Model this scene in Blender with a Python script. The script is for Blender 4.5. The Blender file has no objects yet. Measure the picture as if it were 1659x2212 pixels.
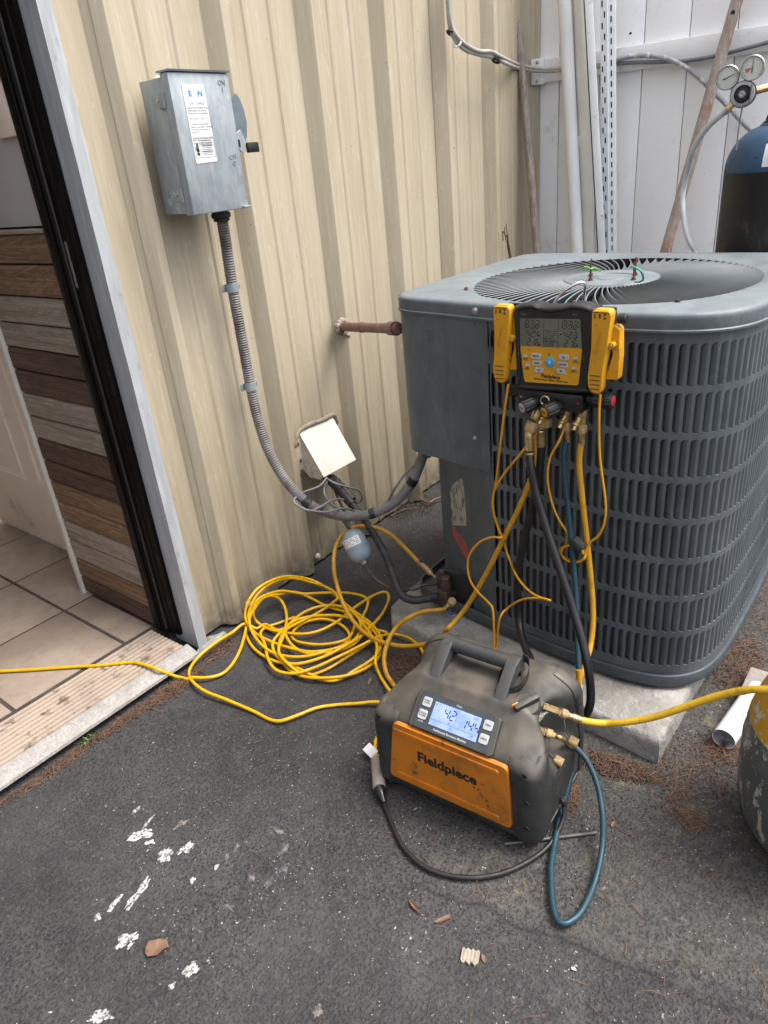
import bpy, bmesh, math, random
from mathutils import Vector, Matrix, noise
random.seed(7)
SC = bpy.context.scene
COL = SC.collection
R = math.radians

# ------------------------------------------------------------------ camera
cd = bpy.data.cameras.new('camera')
cd.sensor_fit = 'VERTICAL'; cd.sensor_height = 36.0; cd.lens = 36.0*1534/2212
cd.clip_start = 0.02; cd.clip_end = 500
cam = bpy.data.objects.new('camera', cd); COL.objects.link(cam)
cr = [[0.608211, 0.399445, -0.685947], [-0.788799, 0.207527, -0.578558], [-0.088749, 0.892959, 0.441301]]
cam.matrix_world = Matrix.Translation((0, 0, 1.2)) @ Matrix(cr).to_4x4()
SC.camera = cam

# ------------------------------------------------------------------ sky, sun, exposure
SUN_EL, SUN_AZ = 62.0, -60.0            # bright overcast, light over the photographer's shoulder
wd = bpy.data.worlds.new('World'); SC.world = wd; wd.use_nodes = True
wn = wd.node_tree.nodes; wl = wd.node_tree.links
sky = wn.new('ShaderNodeTexSky'); sky.sky_type = 'NISHITA'; sky.sun_disc = False
sky.sun_elevation = R(SUN_EL); sky.sun_rotation = R(90-SUN_AZ)
sky.air_density = 1.0; sky.dust_density = 6.0; sky.ozone_density = 1.0
bg = wn['Background']; bg.inputs['Strength'].default_value = 0.15
hs = wn.new('ShaderNodeHueSaturation'); hs.inputs['Saturation'].default_value = 0.42
wl.new(sky.outputs[0], hs.inputs['Color']); wl.new(hs.outputs[0], bg.inputs['Color'])
sl = bpy.data.lights.new('sun', 'SUN'); sl.energy = 0.80; sl.angle = R(20); sl.color = (1.0, 0.96, 0.9)
so = bpy.data.objects.new('sun', sl); COL.objects.link(so)
sd = Vector((math.cos(R(SUN_EL))*math.cos(R(SUN_AZ)), math.cos(R(SUN_EL))*math.sin(R(SUN_AZ)), math.sin(R(SUN_EL))))
so.rotation_euler = (-sd).to_track_quat('-Z', 'Y').to_euler(); so.location = (2, -3, 6)
vs = SC.view_settings
vs.view_transform = 'Standard'; vs.look = 'None'; vs.exposure = 1.28; vs.gamma = 1.0
vs.use_curve_mapping = False
cy = SC.cycles
cy.adaptive_threshold = 0.02; cy.use_light_tree = False; cy.max_bounces = 5; cy.diffuse_bounces = 4; cy.glossy_bounces = 2; cy.transmission_bounces = 4; cy.caustics_reflective = False; cy.caustics_refractive = False

# ------------------------------------------------------------------ helpers: materials
class NT:
    def __init__(s, name):
        m = bpy.data.materials.new(name); m.use_nodes = True
        s.m = m; s.n = m.node_tree.nodes; s.l = m.node_tree.links
        s.b = s.n['Principled BSDF']; s.co = None
    def node(s, t, **k):
        x = s.n.new(t)
        for a, v in k.items(): setattr(x, a, v)
        return x
    def put(s, sock, v):
        if hasattr(v, 'is_output'): s.l.new(v, sock)
        else: sock.default_value = v
    def coord(s, kind='Object', scale=(1, 1, 1), loc=(0, 0, 0)):
        if kind == 'Position': o = s.node('ShaderNodeNewGeometry').outputs['Position']
        else: o = s.node('ShaderNodeTexCoord').outputs[kind]
        if scale == (1, 1, 1) and loc == (0, 0, 0): return o
        mp = s.node('ShaderNodeMapping'); s.l.new(o, mp.inputs[0])
        mp.inputs['Scale'].default_value = scale; mp.inputs['Location'].default_value = loc
        return mp.outputs[0]
    def noise(s, vec, scale, detail=3, rough=.6, dist=0.):
        x = s.node('ShaderNodeTexNoise'); s.l.new(vec, x.inputs['Vector'])
        x.inputs['Scale'].default_value = scale; x.inputs['Detail'].default_value = detail
        x.inputs['Roughness'].default_value = rough; x.inputs['Distortion'].default_value = dist
        return x.outputs['Fac']
    def vor(s, vec, scale, feature='F1', out='Distance'):
        x = s.node('ShaderNodeTexVoronoi', feature=feature); s.l.new(vec, x.inputs['Vector'])
        x.inputs['Scale'].default_value = scale
        return x.outputs[out]
    def ramp(s, fac, a, b, va=0., vb=1.):
        x = s.node('ShaderNodeMapRange'); s.l.new(fac, x.inputs[0])
        x.inputs[1].default_value = a; x.inputs[2].default_value = b
        x.inputs[3].default_value = va; x.inputs[4].default_value = vb
        return x.outputs[0]
    def mix(s, fac, a, b, mode='MIX'):
        x = s.node('ShaderNodeMix', data_type='RGBA', blend_type=mode)
        s.put(x.inputs[0], fac)
        for i, v in ((6, a), (7, b)):
            s.put(x.inputs[i], v if hasattr(v, 'is_output') else (*v, 1))
        return x.outputs[2]
    def math(s, op, a, b=0.):
        x = s.node('ShaderNodeMath', operation=op); s.put(x.inputs[0], a); s.put(x.inputs[1], b)
        return x.outputs[0]
    def bump(s, h, strength, dist=.002, normal=None):
        x = s.node('ShaderNodeBump'); s.l.new(h, x.inputs['Height'])
        x.inputs['Strength'].default_value = strength; x.inputs['Distance'].default_value = dist
        if normal: s.l.new(normal, x.inputs['Normal'])
        return x.outputs[0]
    def done(s, col, rough=.5, metal=0., normal=None, spec=None, coat=0.):
        s.put(s.b.inputs['Base Color'], col if hasattr(col, 'is_output') else (*col, 1))
        s.put(s.b.inputs['Roughness'], rough); s.b.inputs['Metallic'].default_value = metal
        if normal: s.l.new(normal, s.b.inputs['Normal'])
        if spec is not None: s.b.inputs['Specular IOR Level'].default_value = spec
        if coat: s.b.inputs['Coat Weight'].default_value = coat
        return s.m
def surf(name, c1, c2=None, scale=8., lo=.38, hi=.66, stretch=(1, 1, 1), rough=.5, rv=.12, metal=0., bump=.15, bs=150., bd=.001,
         dirt=None, dscale=14., dlo=.56, dhi=.72, up=None, spots=None, sscale=60., slo=.70, shi=.74, spec=None, coord='Object', coat=0.):
    """a worn painted / moulded surface: two tones, dirt, scuffs, fine relief"""
    t = NT(name); v = t.coord(coord, stretch); w = t.coord(coord)
    c2 = c2 or tuple(x*.8 for x in c1)
    f = t.ramp(t.noise(v, scale, 4, .62), lo, hi)
    col = t.mix(f, c1, c2)
    if dirt: col = t.mix(t.ramp(t.noise(w, dscale, 4, .7), dlo, dhi, 0, .85), col, dirt)
    if spots: col = t.mix(t.ramp(t.noise(v, sscale, 2, .6), slo, shi, 0, .8), col, spots)
    if up:
        g = t.node('ShaderNodeNewGeometry'); sp = t.node('ShaderNodeSeparateXYZ'); t.l.new(g.outputs['Normal'], sp.inputs[0])
        u = t.math('MULTIPLY', t.ramp(sp.outputs[2], .25, .95), t.ramp(t.noise(w, dscale*.8, 3, .7), .36, .62, .1, .8))
        col = t.mix(u, col, up)
    r = t.ramp(t.noise(w, scale*2.3, 2), .3, .7, max(.04, rough-rv), min(1, rough+rv))
    nb = t.bump(t.noise(v, bs, 2, .6), bump, bd) if bump else None
    return t.done(col, r, metal, nb, spec, coat)
MATS = {}
def mt(name): return MATS[name]

# ------------------------------------------------------------------ helpers: geometry
class Fr:
    """a local frame: origin and three axes"""
    def __init__(s, o, u, v, w): s.o, s.u, s.v, s.w = Vector(o), Vector(u).normalized(), Vector(v).normalized(), Vector(w).normalized()
    def p(s, a, b, c=0.): return s.o + s.u*a + s.v*b + s.w*c
    def sub(s, a, b, c): return Fr(s.p(a, b, c), s.u, s.v, s.w)
WORLD = Fr((0, 0, 0), (1, 0, 0), (0, 1, 0), (0, 0, 1))
def frame_to(axis, o=(0, 0, 0), hint=(0, 0, 1)):
    w = Vector(axis).normalized(); h = Vector(hint)
    if abs(w.dot(h)) > .95: h = Vector((1, 0, 0))
    u = h.cross(w).normalized(); v = w.cross(u)
    return Fr(o, u, v, w)
class MB:
    def __init__(s): s.v = []; s.f = []
    def add(s, vs, fs):
        k = len(s.v); s.v += [tuple(x) for x in vs]; s.f += [tuple(i+k for i in f) for f in fs]; return s
    def box(s, c, d, fr=WORLD, b=0.):
        """box centred at c (frame coordinates) with full sizes d and chamfer b"""
        hx, hy, hz = d[0]/2, d[1]/2, d[2]/2; b = min(b, hx*.9, hy*.9, hz*.9)
        if b <= 0:
            vs = [fr.p(c[0]+x*hx, c[1]+y*hy, c[2]+z*hz) for x in (-1, 1) for y in (-1, 1) for z in (-1, 1)]
            return s.add(vs, [(0, 1, 3, 2), (4, 6, 7, 5), (0, 4, 5, 1), (2, 3, 7, 6), (0, 2, 6, 4), (1, 5, 7, 3)])
        bm = bmesh.new(); bmesh.ops.create_cube(bm, size=1)
        for q in bm.verts: q.co = Vector((q.co.x*d[0], q.co.y*d[1], q.co.z*d[2]))
        bmesh.ops.bevel(bm, geom=bm.edges[:], offset=b, segments=2, profile=.5, affect='EDGES')
        bm.verts.index_update()
        vs = [fr.p(c[0]+q.co.x, c[1]+q.co.y, c[2]+q.co.z) for q in bm.verts]
        fs = [[q.index for q in f.verts] for f in bm.faces]; bm.free()
        return s.add(vs, fs)
    def tube(s, pts, r, n=10, cap=True, closed=False, flat=1.):
        pts = [Vector(p) for p in pts]; N = len(pts)
        rs = r if isinstance(r, (list, tuple)) else [r]*N
        T = []
        for i in range(N):
            a = pts[(i-1) % N] if (closed or i > 0) else pts[0]
            b = pts[(i+1) % N] if (closed or i < N-1) else pts[-1]
            d = b-a; T.append(d.normalized() if d.length > 1e-9 else Vector((0, 0, 1)))
        h = Vector((0, 0, 1)) if abs(T[0].z) < .9 else Vector((1, 0, 0))
        u = h.cross(T[0]).normalized(); vs = []
        for i in range(N):
            u = (u - T[i]*u.dot(T[i])).normalized(); w = T[i].cross(u)
            for k in range(n):
                a = 2*math.pi*k/n
                vs.append(pts[i] + (u*math.cos(a) + w*math.sin(a)*flat)*rs[i])
        fs = []
        for i in range(N if closed else N-1):
            j = (i+1) % N
            for k in range(n):
                m = (k+1) % n; fs.append((i*n+k, i*n+m, j*n+m, j*n+k))
        if cap and not closed: fs += [tuple(range(n))[::-1], tuple((N-1)*n+k for k in range(n))]
        return s.add(vs, fs)
    def lathe(s, prof, o, axis, n=28, cap=True, hint=(0, 0, 1)):
        fr = frame_to(axis, o, hint); vs = []
        for r, h in prof:
            for k in range(n):
                a = 2*math.pi*k/n; vs.append(fr.p(r*math.cos(a), r*math.sin(a), h))
        fs = []
        for i in range(len(prof)-1):
            for k in range(n):
                m = (k+1) % n; fs.append((i*n+k, i*n+m, (i+1)*n+m, (i+1)*n+k))
        if cap: fs += [tuple(range(n))[::-1], tuple((len(prof)-1)*n+k for k in range(n))]
        return s.add(vs, fs)
    def prism(s, poly, fr, d0, d1, b=0.):
        """polygon (u,v in fr) extruded along fr.w from d0 to d1, with a small chamfer b at the d1 end"""
        n = len(poly); c = Vector((sum(p[0] for p in poly)/n, sum(p[1] for p in poly)/n))
        lay = [(poly, d0)]
        if b:
            sh = [((p[0]-c.x)*(1-b/max(1e-6, (Vector(p)-c).length))+c.x, (p[1]-c.y)*(1-b/max(1e-6, (Vector(p)-c).length))+c.y) for p in poly]
            lay += [(poly, d1-(b if d1 > d0 else -b)), (sh, d1)]
        else: lay += [(poly, d1)]
        vs = [fr.p(p[0], p[1], d) for q, d in lay for p in q]; fs = []
        for i in range(len(lay)-1):
            for k in range(n):
                m = (k+1) % n; fs.append((i*n+k, i*n+m, (i+1)*n+m, (i+1)*n+k))
        cr_ = [(poly[(i+1) % n][0]-poly[i][0])*(poly[(i+2) % n][1]-poly[(i+1) % n][1])-(poly[(i+1) % n][1]-poly[i][1])*(poly[(i+2) % n][0]-poly[(i+1) % n][0]) for i in range(n)]
        if n > 6 and (min(cr_) > -1e-9 or max(cr_) < 1e-9):            # convex: fan the caps from their middle
            vs += [fr.p(c.x, c.y, d0), fr.p(c.x, c.y, d1)]; k0 = len(vs)-2; t0 = (len(lay)-1)*n
            fs += [((k+1) % n, k, k0) for k in range(n)]+[(t0+k, t0+(k+1) % n, k0+1) for k in range(n)]
        else: fs += [tuple(range(n))[::-1], tuple((len(lay)-1)*n+k for k in range(n))]
        return s.add(vs, fs)
    def sphere(s, c, r, n=12, m=8, sc=(1, 1, 1)):
        prof = [(max(1e-4, math.sin(math.pi*i/m)), -math.cos(math.pi*i/m)) for i in range(m+1)]; vs = []
        for q, h in prof:
            for k in range(n):
                a = 2*math.pi*k/n; vs.append((c[0]+q*math.cos(a)*r*sc[0], c[1]+q*math.sin(a)*r*sc[1], c[2]+h*r*sc[2]))
        fs = [(i*n+k, i*n+(k+1) % n, (i+1)*n+(k+1) % n, (i+1)*n+k) for i in range(m) for k in range(n)]
        return s.add(vs, fs)
    def mesh(s, name, inv=None, ang=35, smooth=True, fix=True):
        me = bpy.data.meshes.new(name)
        vs = [tuple(inv @ Vector(v)) for v in s.v] if inv else s.v
        me.from_pydata(vs, [], s.f); me.update()
        if fix:
            bm = bmesh.new(); bm.from_mesh(me); bmesh.ops.recalc_face_normals(bm, faces=bm.faces[:]); bm.to_mesh(me); bm.free()
        if smooth:
            me.polygons.foreach_set('use_smooth', [True]*len(me.polygons)); me.set_sharp_from_angle(angle=R(ang))
        return me
    def build(s, name, mat, parent=None, ang=35, smooth=True, fix=True):
        """link as ONE mesh object; coordinates are given in world space"""
        L = LOC[parent.name] if parent else Vector((0, 0, 0))
        me = s.mesh(name, Matrix.Translation(-L), ang, smooth, fix)
        me.materials.append(mt(mat) if isinstance(mat, str) else mat)
        o = bpy.data.objects.new(name, me); COL.objects.link(o)
        if parent: o.parent = parent
        LOC[o.name] = L
        return o
LOC = {}
def thing(name, label, cat, loc=(0, 0, 0), group=None):
    o = bpy.data.objects.new(name, None); COL.objects.link(o)
    o.empty_display_size = .05
    o.location = loc; LOC[o.name] = Vector(loc)
    o['label'] = label; o['category'] = cat
    if group: o['group'] = group
    return o
def tag(o, label=None, cat=None, group=None, kind=None):
    for k, v in (('label', label), ('category', cat), ('group', group), ('kind', kind)):
        if v: o[k] = v
    return o
def part(mb, name, mat, root, **k): return mb.build(name, mat, root, **k)
def single(mb, name, mat, label, cat, base, group=None, **k):
    """a thing that is one mesh, origin at its base"""
    inv = Matrix.Translation(base).inverted()
    me = mb.mesh(name, inv, **k); me.materials.append(mt(mat) if isinstance(mat, str) else mat)
    o = bpy.data.objects.new(name, me); COL.objects.link(o); o.location = base; LOC[o.name] = Vector(base)
    return tag(o, label, cat, group)
def crom(P, sub=8, closed=False):
    P = [Vector(p) for p in P]; N = len(P); out = []
    rng = range(N) if closed else range(N-1)
    for i in rng:
        g = lambda k: P[k % N] if closed else P[min(max(k, 0), N-1)]
        p0, p1, p2, p3 = g(i-1), g(i), g(i+1), g(i+2)
        for j in range(sub):
            t = j/sub; t2 = t*t; t3 = t2*t
            out.append(.5*((2*p1)+(p2-p0)*t+(2*p0-5*p1+4*p2-p3)*t2+(3*p1-p0-3*p2+p3)*t3))
    if not closed: out.append(P[-1])
    return out
def resample(P, step):
    P = [Vector(p) for p in P]; out = [P[0].copy()]; acc = 0.
    for a, b in zip(P, P[1:]):
        L = (b-a).length; d = step-acc
        while d <= L:
            out.append(a.lerp(b, d/L)); d += step
        acc = (acc+L) % step
    return out
TXT = {}
def text(body, size, fr, mat, root, name='lettering', ext=.0002, align='CENTER', xs=1., bold=0.):
    """raised flat print: text in the plane of fr (u right, v up, w out)"""
    cu = bpy.data.curves.new('t', 'FONT'); cu.body = body; cu.size = size; cu.extrude = ext; cu.align_x = align; cu.align_y = 'CENTER'
    cu.resolution_u = 3; cu.offset = bold; cu.space_line = 1.0
    ob = bpy.data.objects.new('t', cu); COL.objects.link(ob); bpy.context.view_layer.update()
    me = bpy.data.meshes.new_from_object(ob.evaluated_get(bpy.context.evaluated_depsgraph_get()))
    bpy.data.objects.remove(ob); bpy.data.curves.remove(cu)
    mb = MB(); mb.add([fr.p(v.co.x*xs, v.co.y, v.co.z) for v in me.vertices], [tuple(p.vertices) for p in me.polygons])
    bpy.data.meshes.remove(me)
    return part(mb, name, mat, root, smooth=False, fix=False)
SEG = {'0': 'abcdef', '1': 'bc', '2': 'abged', '3': 'abgcd', '4': 'fgbc', '5': 'afgcd', '6': 'afgedc', '7': 'abc', '8': 'abcdefg', '9': 'abfgcd', '-': 'g'}
def digits(mb, s, x, y, h, fr, slant=.08):
    """seven-segment numbers on a display"""
    w = h*.52; t = h*.115
    for ch in s:
        if ch == '.':
            mb.prism([(x-w*.12, y), (x-w*.12+t, y), (x-w*.12+t, y+t), (x-w*.12, y+t)], fr, 0, .0002); continue
        if ch == ' ': x += w*1.35; continue
        S = {'a': (0, h, w, h), 'g': (0, h/2, w, h/2), 'd': (0, 0, w, 0), 'f': (0, h/2, 0, h), 'e': (0, 0, 0, h/2), 'b': (w, h/2, w, h), 'c': (w, 0, w, h/2)}
        for k in SEG.get(ch, ''):
            x0, y0, x1, y1 = S[k]; q = t*.7
            if y0 == y1: P = [(x0+q, y0-t/2), (x1-q, y0-t/2), (x1-q, y0+t/2), (x0+q, y0+t/2)]
            else: P = [(x0-t/2, y0+q), (x0+t/2, y0+q), (x0+t/2, y1-q), (x0-t/2, y1-q)]
            mb.prism([(x+a+b*slant, y+b) for a, b in P], fr, 0, .0002)
        x += w*1.45
    return mb
def rrect(w, h, r, n=4, cx=0., cy=0.):
    out = []
    for sx, sy, a0 in ((1, 1, 0), (-1, 1, 90), (-1, -1, 180), (1, -1, 270)):
        for k in range(n+1):
            a = R(a0+90*k/n); out.append((cx+sx*(w/2-r)+r*math.cos(a), cy+sy*(h/2-r)+r*math.sin(a)))
    return out
def rpoly(pts, r, n=4):
    """polygon with rounded corners"""
    out = []; N = len(pts)
    for i in range(N):
        a, b, c = Vector(pts[i-1]), Vector(pts[i]), Vector(pts[(i+1) % N])
        p, q = b+(a-b).normalized()*r, b+(c-b).normalized()*r
        for k in range(n+1):
            t = k/n; out.append(tuple(p*(1-t)**2+b*2*t*(1-t)+q*t*t))
    return out
def screw(root, o, axis, r, mat, name='screw', slot=True):
    ax = Vector(axis).normalized(); o = Vector(o)
    mb = MB().lathe([(r*1.5, 0), (r*1.5, r*.3), (r*1.1, r*.5), (r, r*.5), (r, r*1.1), (r*.7, r*1.3)], o, ax, 10)
    return part(mb, name, mat, root)
def hose(root, P, r, mat, name='hose', sub=8, n=12):
    return part(MB().tube(crom(P, sub), r, n), name, mat, root, ang=60)
def ribbed(P, r, step, depth):
    """points and radii of a corrugated tube"""
    Q = resample(crom(P, 12), step/4); rs = [r-depth*(.5+.5*math.cos(2*math.pi*i/4)) for i in range(len(Q))]
    return Q, rs
def brass_fit(root, o, axis, prof, mat='brass', name='fitting', n=18):
    return part(MB().lathe(prof, o, axis, n), name, mat, root, ang=30)

# ------------------------------------------------------------------ materials
def m_wall():
    t = NT('beige_metal'); p = t.coord('Position'); st = t.coord('Position', (105, 105, 5.5)); st2 = t.coord('Position', (12, 12, .9)); st3 = t.coord('Position', (46, 46, 2.2))
    col = t.mix(t.ramp(t.noise(st2, 1.6, 4), .35, .66), (.410, .350, .252), (.465, .405, .305))
    col = t.mix(t.ramp(t.noise(st, 1.0, 3, .65), .50, .68, 0, .42), col, (.55, .495, .39))
    col = t.mix(t.ramp(t.noise(st3, 1.0, 4, .7), .52, .72, 0, .45), col, (.545, .49, .385))
    col = t.mix(t.ramp(t.noise(st3, 1.3, 4, .7), .38, .22, 0, .4), col, (.29, .25, .18))
    col = t.mix(t.ramp(t.noise(t.coord('Position', (70, 70, 30)), 1.0, 2, .4), .67, .71, 0, .35), col, (.56, .51, .41))
    col = t.mix(t.ramp(t.vor(t.coord('Position', (16, 16, 13)), 1.0), .035, .02, 0, .85), col, (.09, .07, .05))
    g = t.node('ShaderNodeSeparateXYZ'); t.l.new(p, g.inputs[0])
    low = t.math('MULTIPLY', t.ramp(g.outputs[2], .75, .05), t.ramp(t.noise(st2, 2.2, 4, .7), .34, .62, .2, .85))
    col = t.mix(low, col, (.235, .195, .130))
    spl = t.math('MULTIPLY', t.ramp(g.outputs[2], .12, .0), t.ramp(t.noise(p, 26, 4, .7), .36, .58, .2, 1))
    col = t.mix(spl, col, (.10, .085, .065))
    b = t.bump(t.noise(t.coord('Position', (14, 14, 5)), 1, 2), .25, .004)
    return t.done(col, t.ramp(t.noise(st2, 3, 2), .3, .7, .42, .62), 0, b, .3)
def m_asphalt():
    t = NT('asphalt'); p = t.coord('Position')
    wob = t.noise(p, 7, 3)
    x = t.node('ShaderNodeSeparateXYZ'); t.l.new(p, x.inputs[0])
    # two pours of asphalt: an older brownish one beyond the joint, a newer sealed one by the threshold
    e = t.math('ADD', x.outputs[0], t.math('ADD', t.math('MULTIPLY', x.outputs[1], .19), t.math('MULTIPLY', wob, .07)))
    old = t.math('MULTIPLY', t.ramp(e, .815, .835), t.ramp(t.math('ADD', x.outputs[1], t.math('MULTIPLY', wob, .25)), .72, .58))
    seam_shade = t.math('MULTIPLY', t.ramp(t.math('ABSOLUTE', t.math('SUBTRACT', e, .812)), .006, .001), t.ramp(x.outputs[1], .62, .55))  # shadow line of the seam edge, painted into the asphalt colour
    big = t.noise(p, 3.2, 4, .65); fine = t.noise(p, 300, 2, .7); med = t.noise(p, 60, 3, .65); pit = t.noise(p, 210, 2, .5)
    col = t.mix(t.ramp(big, .38, .62), (.031, .030, .032), (.056, .054, .0565))
    col = t.mix(t.ramp(t.noise(p, 14, 4, .7), .50, .68, 0, .55), col, (.068, .066, .067))
    col = t.mix(old, col, t.mix(t.ramp(med, .4, .62), (.056, .053, .050), (.084, .078, .070)))
    seal = t.math('MULTIPLY', t.ramp(t.noise(p, 2.3, 4, .6), .50, .60), t.ramp(x.outputs[0], 1.35, 1.0))
    col = t.mix(t.math('MULTIPLY', t.math('MULTIPLY', seal, old), .8), col, (.030, .033, .040))
    col = t.mix(t.ramp(fine, .52, .74, 0, .6), col, t.mix(t.ramp(med, .42, .6), (.068, .066, .066), (.125, .120, .116)))
    rough_zone = t.ramp(t.noise(p, 2.6, 3), .40, .55, .25, 1.)
    col = t.mix(t.math('MULTIPLY', t.ramp(pit, .44, .36), rough_zone), col, (.021, .020, .021))
    cl = t.node('ShaderNodeSeparateColor'); t.l.new(t.vor(p, 175, 'F1', 'Color'), cl.inputs[0])
    col = t.mix(t.ramp(cl.outputs[0], .60, 1., 0, .35), col, t.mix(t.ramp(cl.outputs[1], 0, 1), (.060, .058, .058), (.125, .118, .110)))
    col = t.mix(t.ramp(cl.outputs[2], .78, 1., 0, .45), col, (.028, .027, .028))
    col = t.mix(t.math('MULTIPLY', seam_shade, .5), col, (.014, .013, .014))
    moss = t.math('MULTIPLY', t.ramp(t.noise(p, 13, 4, .72), .55, .68), t.ramp(t.noise(p, 3.1, 3), .45, .6))
    moss = t.math('MULTIPLY', moss, t.math('ADD', t.math('MULTIPLY', old, .8), .10))
    col = t.mix(t.math('MULTIPLY', moss, .6), col, (.21, .195, .12))
    dry = t.math('MULTIPLY', t.ramp(t.noise(p, 120, 2, .5), .69, .72), t.ramp(t.noise(p, 6, 4), .50, .62))
    col = t.mix(t.math('MULTIPLY', dry, .85), col, (.42, .40, .375))
    h = t.math('ADD', t.math('MULTIPLY', t.ramp(pit, .36, .50), .75), t.math('ADD', t.math('MULTIPLY', fine, .45), t.math('MULTIPLY', med, .7)))
    return t.done(col, t.ramp(fine, .3, .7, .62, .92), 0, t.bump(h, .9, .0022), .3)
def m_concrete():
    t = NT('concrete'); p = t.coord('Position')
    col = t.mix(t.ramp(t.noise(p, 6, 4, .65), .35, .66), (.22, .208, .19), (.34, .328, .305))
    col = t.mix(t.ramp(t.noise(p, 40, 4, .7), .5, .72, 0, .6), col, (.45, .435, .41))
    col = t.mix(t.ramp(t.noise(p, 14, 4, .7), .56, .7, 0, .7), col, (.125, .11, .09))
    col = t.mix(t.math('MULTIPLY', t.ramp(t.noise(p, 9, 4, .6), .56, .66, 0, .45), t.ramp(t.noise(p, 3, 3), .5, .6)), col, (.32, .42, .36))
    col = t.mix(t.ramp(t.vor(p, 90), .12, .05, 0, .6), col, (.10, .095, .085))
    return t.done(col, .85, 0, t.bump(t.math('ADD', t.noise(p, 60, 4, .7), t.noise(p, 12, 4)), .8, .008), .3)
def m_wood(name, a, b, grain=(1, 2.2, 170), rough=.6, bump=.4, ring=6.):
    t = NT(name); oi = t.node('ShaderNodeObjectInfo'); v0 = t.coord('Object')
    add = t.node('ShaderNodeVectorMath', operation='ADD'); t.l.new(v0, add.inputs[0])
    sc = t.node('ShaderNodeVectorMath', operation='SCALE'); sc.inputs[0].default_value = (37, 11, 53); t.l.new(oi.outputs['Random'], sc.inputs['Scale'])
    t.l.new(sc.outputs[0], add.inputs[1])
    mp = t.node('ShaderNodeMapping'); t.l.new(add.outputs[0], mp.inputs[0]); mp.inputs['Scale'].default_value = grain
    mp2 = t.node('ShaderNodeMapping'); t.l.new(add.outputs[0], mp2.inputs[0]); mp2.inputs['Scale'].default_value = tuple(g/9 if g > 50 else g for g in grain)
    f1 = t.noise(mp.outputs[0], 1., 3, .6, .4); f2 = t.noise(mp2.outputs[0], 1.6, 3, .6, 1.2)
    bands = t.math('FRACT', t.math('MULTIPLY', f2, ring)); bands = t.ramp(t.math('ABSOLUTE', t.math('SUBTRACT', bands, .5)), .0, .5)
    col = t.mix(bands, a, b)
    col = t.mix(t.ramp(f1, .42, .66, 0, .7), col, tuple(x*.5 for x in a))
    return t.done(col, rough, 0, t.bump(t.math('ADD', bands, f1), bump, .0012), .3)
def m_tile():
    t = NT('floor_tile'); p = t.coord('Position')
    col = t.mix(t.ramp(t.noise(p, 6, 4, .65), .36, .66), (.255, .198, .155), (.335, .272, .220))
    col = t.mix(t.ramp(t.noise(p, 23, 4, .7), .5, .7, 0, .5), col, (.20, .16, .13))
    col = t.mix(t.ramp(t.noise(p, 55, 4, .7), .68, .74, 0, .8), col, (.13, .10, .08))
    return t.done(col, .55, 0, t.bump(t.noise(p, 90, 4), .3, .002), .4)
def m_galv():
    t = NT('galvanized'); p = t.coord('Position', (1, 1, .45))
    cell = t.vor(p, 75, 'F1', 'Color'); se = t.node('ShaderNodeSeparateColor'); t.l.new(cell, se.inputs[0])
    col = t.mix(t.ramp(se.outputs[0], 0, 1), (.31, .35, .375), (.38, .42, .445))
    col = t.mix(t.ramp(t.noise(p, 22, 4, .7), .48, .66, 0, .55), col, (.235, .275, .31))
    col = t.mix(t.ramp(t.noise(t.coord('Position', (1, 1, .25)), 30, 4, .7), .52, .7, 0, .7), col, (.47, .51, .53))
    col = t.mix(t.ramp(t.noise(p, 150, 3), .70, .76, 0, .7), col, (.22, .25, .27))
    return t.done(col, t.ramp(t.noise(p, 30, 4), .3, .7, .42, .62), .35, t.bump(t.noise(p, 90, 4), .15, .001), .4)
def m_unit():
    t = NT('unit_grey'); p = t.coord('Position'); q = t.coord('Position', (1, 1, .35))
    col = t.mix(t.ramp(t.noise(q, 7, 4, .68), .34, .66), (.058, .072, .084), (.098, .116, .129))
    col = t.mix(t.ramp(t.noise(q, 30, 4, .75), .52, .68, 0, .5), col, (.135, .155, .168))
    col = t.mix(t.ramp(t.noise(p, 18, 4, .6), .60, .68, 0, .55), col, (.055, .066, .078))
    col = t.mix(t.ramp(t.vor(p, 38), .06, .03, 0, .5), col, (.04, .045, .05))
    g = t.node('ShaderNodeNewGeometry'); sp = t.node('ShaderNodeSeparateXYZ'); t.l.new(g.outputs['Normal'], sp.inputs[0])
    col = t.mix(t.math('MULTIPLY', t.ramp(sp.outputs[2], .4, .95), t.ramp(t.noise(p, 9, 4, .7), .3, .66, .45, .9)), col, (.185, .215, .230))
    col = t.mix(t.ramp(t.noise(p, 85, 4, .6), .72, .75, 0, .8), col, (.27, .28, .28))
    return t.done(col, t.ramp(t.noise(p, 16, 4), .3, .7, .40, .60), 0, t.bump(t.noise(p, 260, 3), .12, .0008), .5)
def m_coil():
    t = NT('coil_fins'); p = t.coord('Position', (1, 1, 1)); f = t.noise(t.coord('Position', (160, 160, 900)), 1, 3)
    col = t.mix(t.ramp(f, .35, .65), (.09, .080, .068), (.22, .195, .17))
    col = t.mix(t.ramp(t.noise(p, 30, 4), .5, .7, 0, .7), col, (.14, .12, .10))
    return t.done(col, .8, 0, t.bump(f, .9, .003), .2)
def m_hose(name, c, c2, rough=.45, print_=None):
    t = NT(name); p = t.coord('Position')
    col = t.mix(t.ramp(t.noise(p, 26, 4, .65), .38, .68), c, c2)
    col = t.mix(t.ramp(t.noise(p, 60, 4, .7), .55, .70, 0, .6), col, tuple(x*.35 for x in c2))
    return t.done(col, t.ramp(t.noise(p, 40, 4), .3, .7, rough-.1, rough+.12), 0, t.bump(t.noise(p, 300, 3), .18, .0006), .45)
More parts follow.
